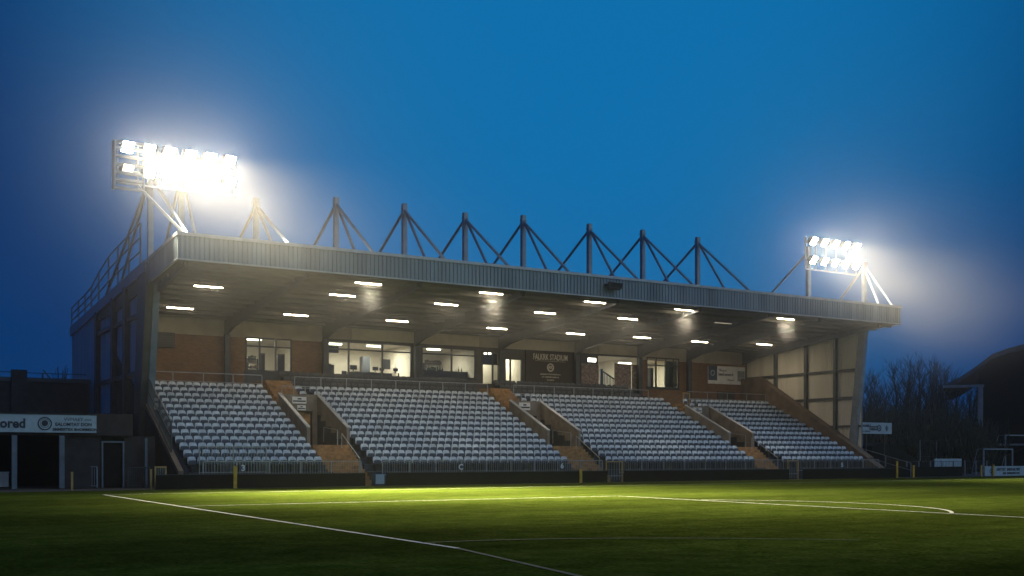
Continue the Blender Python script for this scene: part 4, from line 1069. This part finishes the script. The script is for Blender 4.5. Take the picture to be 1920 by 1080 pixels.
for px, py, kd, lab in strips:
    r_ = ray(px, py)   # meet the plane hung .34 below the sloping soffit
    k_ = (soffit(0) - .34 - 1.65) / (r_.z + .065 * r_.y); p = EYE + r_ * k_
    if p.y < 55.8: p = on_y(px, py, 55.8)
    key = min(kd, 1)
    if key in used: o = copy_tree(protos[key])
    else: o = protos[key]; used.add(key)
    o.location = p; o['label'] = lab
    if kd:
        lamp_area('strip_glow', (p.x, p.y, p.z - .06), 1.4, .1, 58 if kd == 1 else 75, (1, .84, .62))
    if kd == 2:
        glow_spots.append(p.copy())
        spot('strip_cone', (p.x, p.y, p.z - .1), (p.x, p.y - .6, p.z - 10), 1500, R(66), .9, .3, (1, .86, .64))

# ------------------------------------------------------------------ haze
hz = MB(); hz.box((-520, -520, -1.0), (670, 670, 24.0))
hm = bpy.data.materials.new('haze'); hm.use_nodes = True; N = hm.node_tree.nodes; N.remove(N['Principled BSDF'])
pv = N.new('ShaderNodeVolumePrincipled'); pv.inputs['Color'].default_value = (.93, .96, 1, 1); pv.inputs['Density'].default_value = .0007; pv.inputs['Anisotropy'].default_value = .94
hm.node_tree.links.new(pv.outputs[0], N['Material Output'].inputs['Volume'])
tag(hz.build('haze', hm), 'thin evening mist filling the ground', 'haze', kind='stuff')

# soft edged mist volumes, added to make the glow about the lamps
def drift(label, c, half, peak, seed, rough=.45):
    m = bpy.data.materials.new('added_glow_mist'); m.use_nodes = True; nt = m.node_tree; N = nt.nodes; L = nt.links; N.remove(N['Principled BSDF'])
    tc = N.new('ShaderNodeTexCoord'); ln = N.new('ShaderNodeVectorMath'); ln.operation = 'LENGTH'; L.new(tc.outputs['Object'], ln.inputs[0])
    mr = N.new('ShaderNodeMapRange'); mr.interpolation_type = 'SMOOTHERSTEP'; mr.inputs['From Min'].default_value = 1.0; mr.inputs['From Max'].default_value = 0.0
    L.new(ln.outputs['Value'], mr.inputs['Value'])
    nz = N.new('ShaderNodeTexNoise'); nz.noise_dimensions = '4D'; nz.inputs['W'].default_value = seed; nz.inputs['Scale'].default_value = 2.2; nz.inputs['Detail'].default_value = 2
    L.new(tc.outputs['Object'], nz.inputs['Vector'])
    m2 = N.new('ShaderNodeMapRange'); m2.inputs['From Min'].default_value = .25; m2.inputs['From Max'].default_value = .75; m2.inputs['To Min'].default_value = (1 - rough) * peak; m2.inputs['To Max'].default_value = (1 + rough) * peak
    L.new(nz.outputs['Fac'], m2.inputs['Value'])
    mu = N.new('ShaderNodeMath'); mu.operation = 'MULTIPLY'; L.new(mr.outputs[0], mu.inputs[0]); L.new(m2.outputs[0], mu.inputs[1])
    pv = N.new('ShaderNodeVolumePrincipled'); pv.inputs['Color'].default_value = (.97, .97, .95, 1); pv.inputs['Anisotropy'].default_value = .2
    L.new(mu.outputs[0], pv.inputs['Density']); L.new(pv.outputs[0], N['Material Output'].inputs['Volume'])
    b = MB(); b.box((-1, -1, -1), (1, 1, 1)); o = b.build('haze', m); o.location = c; o.scale = half; tag(o, label, 'haze', kind='stuff')  # an added glow volume, separate from the even haze box
drift('mist volume added for the glow about the nearer floodlight bank', (20.5, 53.5, 15.2), (20, 12, 8.2), .00125, 1.3)
drift('mist volume added for the glow about the farther floodlight bank', (67.0, 52.0, 14.2), (18, 12, 9.2), .0078, 4.1)
drift('thin mist added for lamp halos under the front of the stand roof', (40, 58.5, 9.9), (36, 7, 2.6), .018, 7.7)  # put in so the strip lights gain halos
for q_, w_ in zip(glow_spots, ('leftmost', 'second', 'third', 'rightmost')): drift('wisp of mist added for the glow under the %s glowing strip light' % w_, q_ + Vector((0, -.2, -.8)), (1.2, 1.0, 1.15), .09, q_.x, .1)  # dense little volumes added so the lamp cones show

# ------------------------------------------------------------------ sky, dusk light
W = bpy.data.worlds.new("World"); S.world = W; W.use_nodes = True
N = W.node_tree.nodes; L = W.node_tree.links; bg = N['Background']
SUN_EL, SUN_AZ = 4.0, R(34)        # afterglow direction, from +Y toward +X
sk = N.new('ShaderNodeTexSky'); sk.sky_type = 'NISHITA'; sk.sun_disc = False; sk.sun_elevation = R(SUN_EL); sk.sun_rotation = R(150); sk.ozone_density = 6; sk.dust_density = .3; sk.air_density = 1.0
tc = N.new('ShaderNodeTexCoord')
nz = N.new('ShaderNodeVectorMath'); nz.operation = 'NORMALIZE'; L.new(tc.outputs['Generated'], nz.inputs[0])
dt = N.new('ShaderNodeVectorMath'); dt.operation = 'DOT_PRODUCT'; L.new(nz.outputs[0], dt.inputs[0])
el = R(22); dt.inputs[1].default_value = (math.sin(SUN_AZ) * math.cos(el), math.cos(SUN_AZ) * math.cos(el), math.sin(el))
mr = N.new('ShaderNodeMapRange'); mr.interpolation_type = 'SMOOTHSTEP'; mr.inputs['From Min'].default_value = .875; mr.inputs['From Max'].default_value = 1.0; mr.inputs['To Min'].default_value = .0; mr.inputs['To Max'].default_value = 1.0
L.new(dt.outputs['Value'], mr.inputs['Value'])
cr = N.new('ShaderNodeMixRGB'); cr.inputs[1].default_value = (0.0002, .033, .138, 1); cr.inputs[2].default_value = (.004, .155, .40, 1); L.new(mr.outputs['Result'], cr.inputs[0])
ml = N.new('ShaderNodeMixRGB'); ml.blend_type = 'ADD'; ml.inputs[0].default_value = 1.0
sc_ = N.new('ShaderNodeVectorMath'); sc_.operation = 'SCALE'; sc_.inputs['Scale'].default_value = .0; L.new(sk.outputs[0], sc_.inputs[0])
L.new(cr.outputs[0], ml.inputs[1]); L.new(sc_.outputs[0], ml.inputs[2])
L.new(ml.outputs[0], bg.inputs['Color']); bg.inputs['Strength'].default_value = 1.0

sl = bpy.data.lights.new('sun', 'SUN'); sl.energy = .66; sl.angle = R(50); sl.color = (.66, .86, 1.0)
so = bpy.data.objects.new('sun', sl); COL.objects.link(so); d = Vector((-.35, .85, -.58)); so.rotation_euler = d.to_track_quat('-Z', 'Y').to_euler()

# ------------------------------------------------------------------ camera and render
cam = bpy.data.cameras.new('camera'); cam.sensor_width = 36; cam.lens = FPX / 1920 * 36; cam.shift_y = (HY - 540) / 1920; cam.clip_end = 3000; cam.clip_start = .1
co = bpy.data.objects.new('camera', cam); COL.objects.link(co); co.location = EYE; co.rotation_euler = (PI / 2, 0, -YAW); S.camera = co
S.view_settings.view_transform = 'Standard'; S.view_settings.look = 'None'; S.view_settings.exposure = 0; S.view_settings.gamma = 1
S.render.engine = 'CYCLES'; S.cycles.use_denoising = True; S.cycles.max_bounces = 6; S.cycles.diffuse_bounces = 3; S.cycles.glossy_bounces = 2; S.cycles.transparent_max_bounces = 8
S.cycles.volume_step_rate = .6; S.cycles.volume_bounces = 1; S.cycles.caustics_reflective = False; S.cycles.caustics_refractive = False; S.cycles.sample_clamp_indirect = 4.0
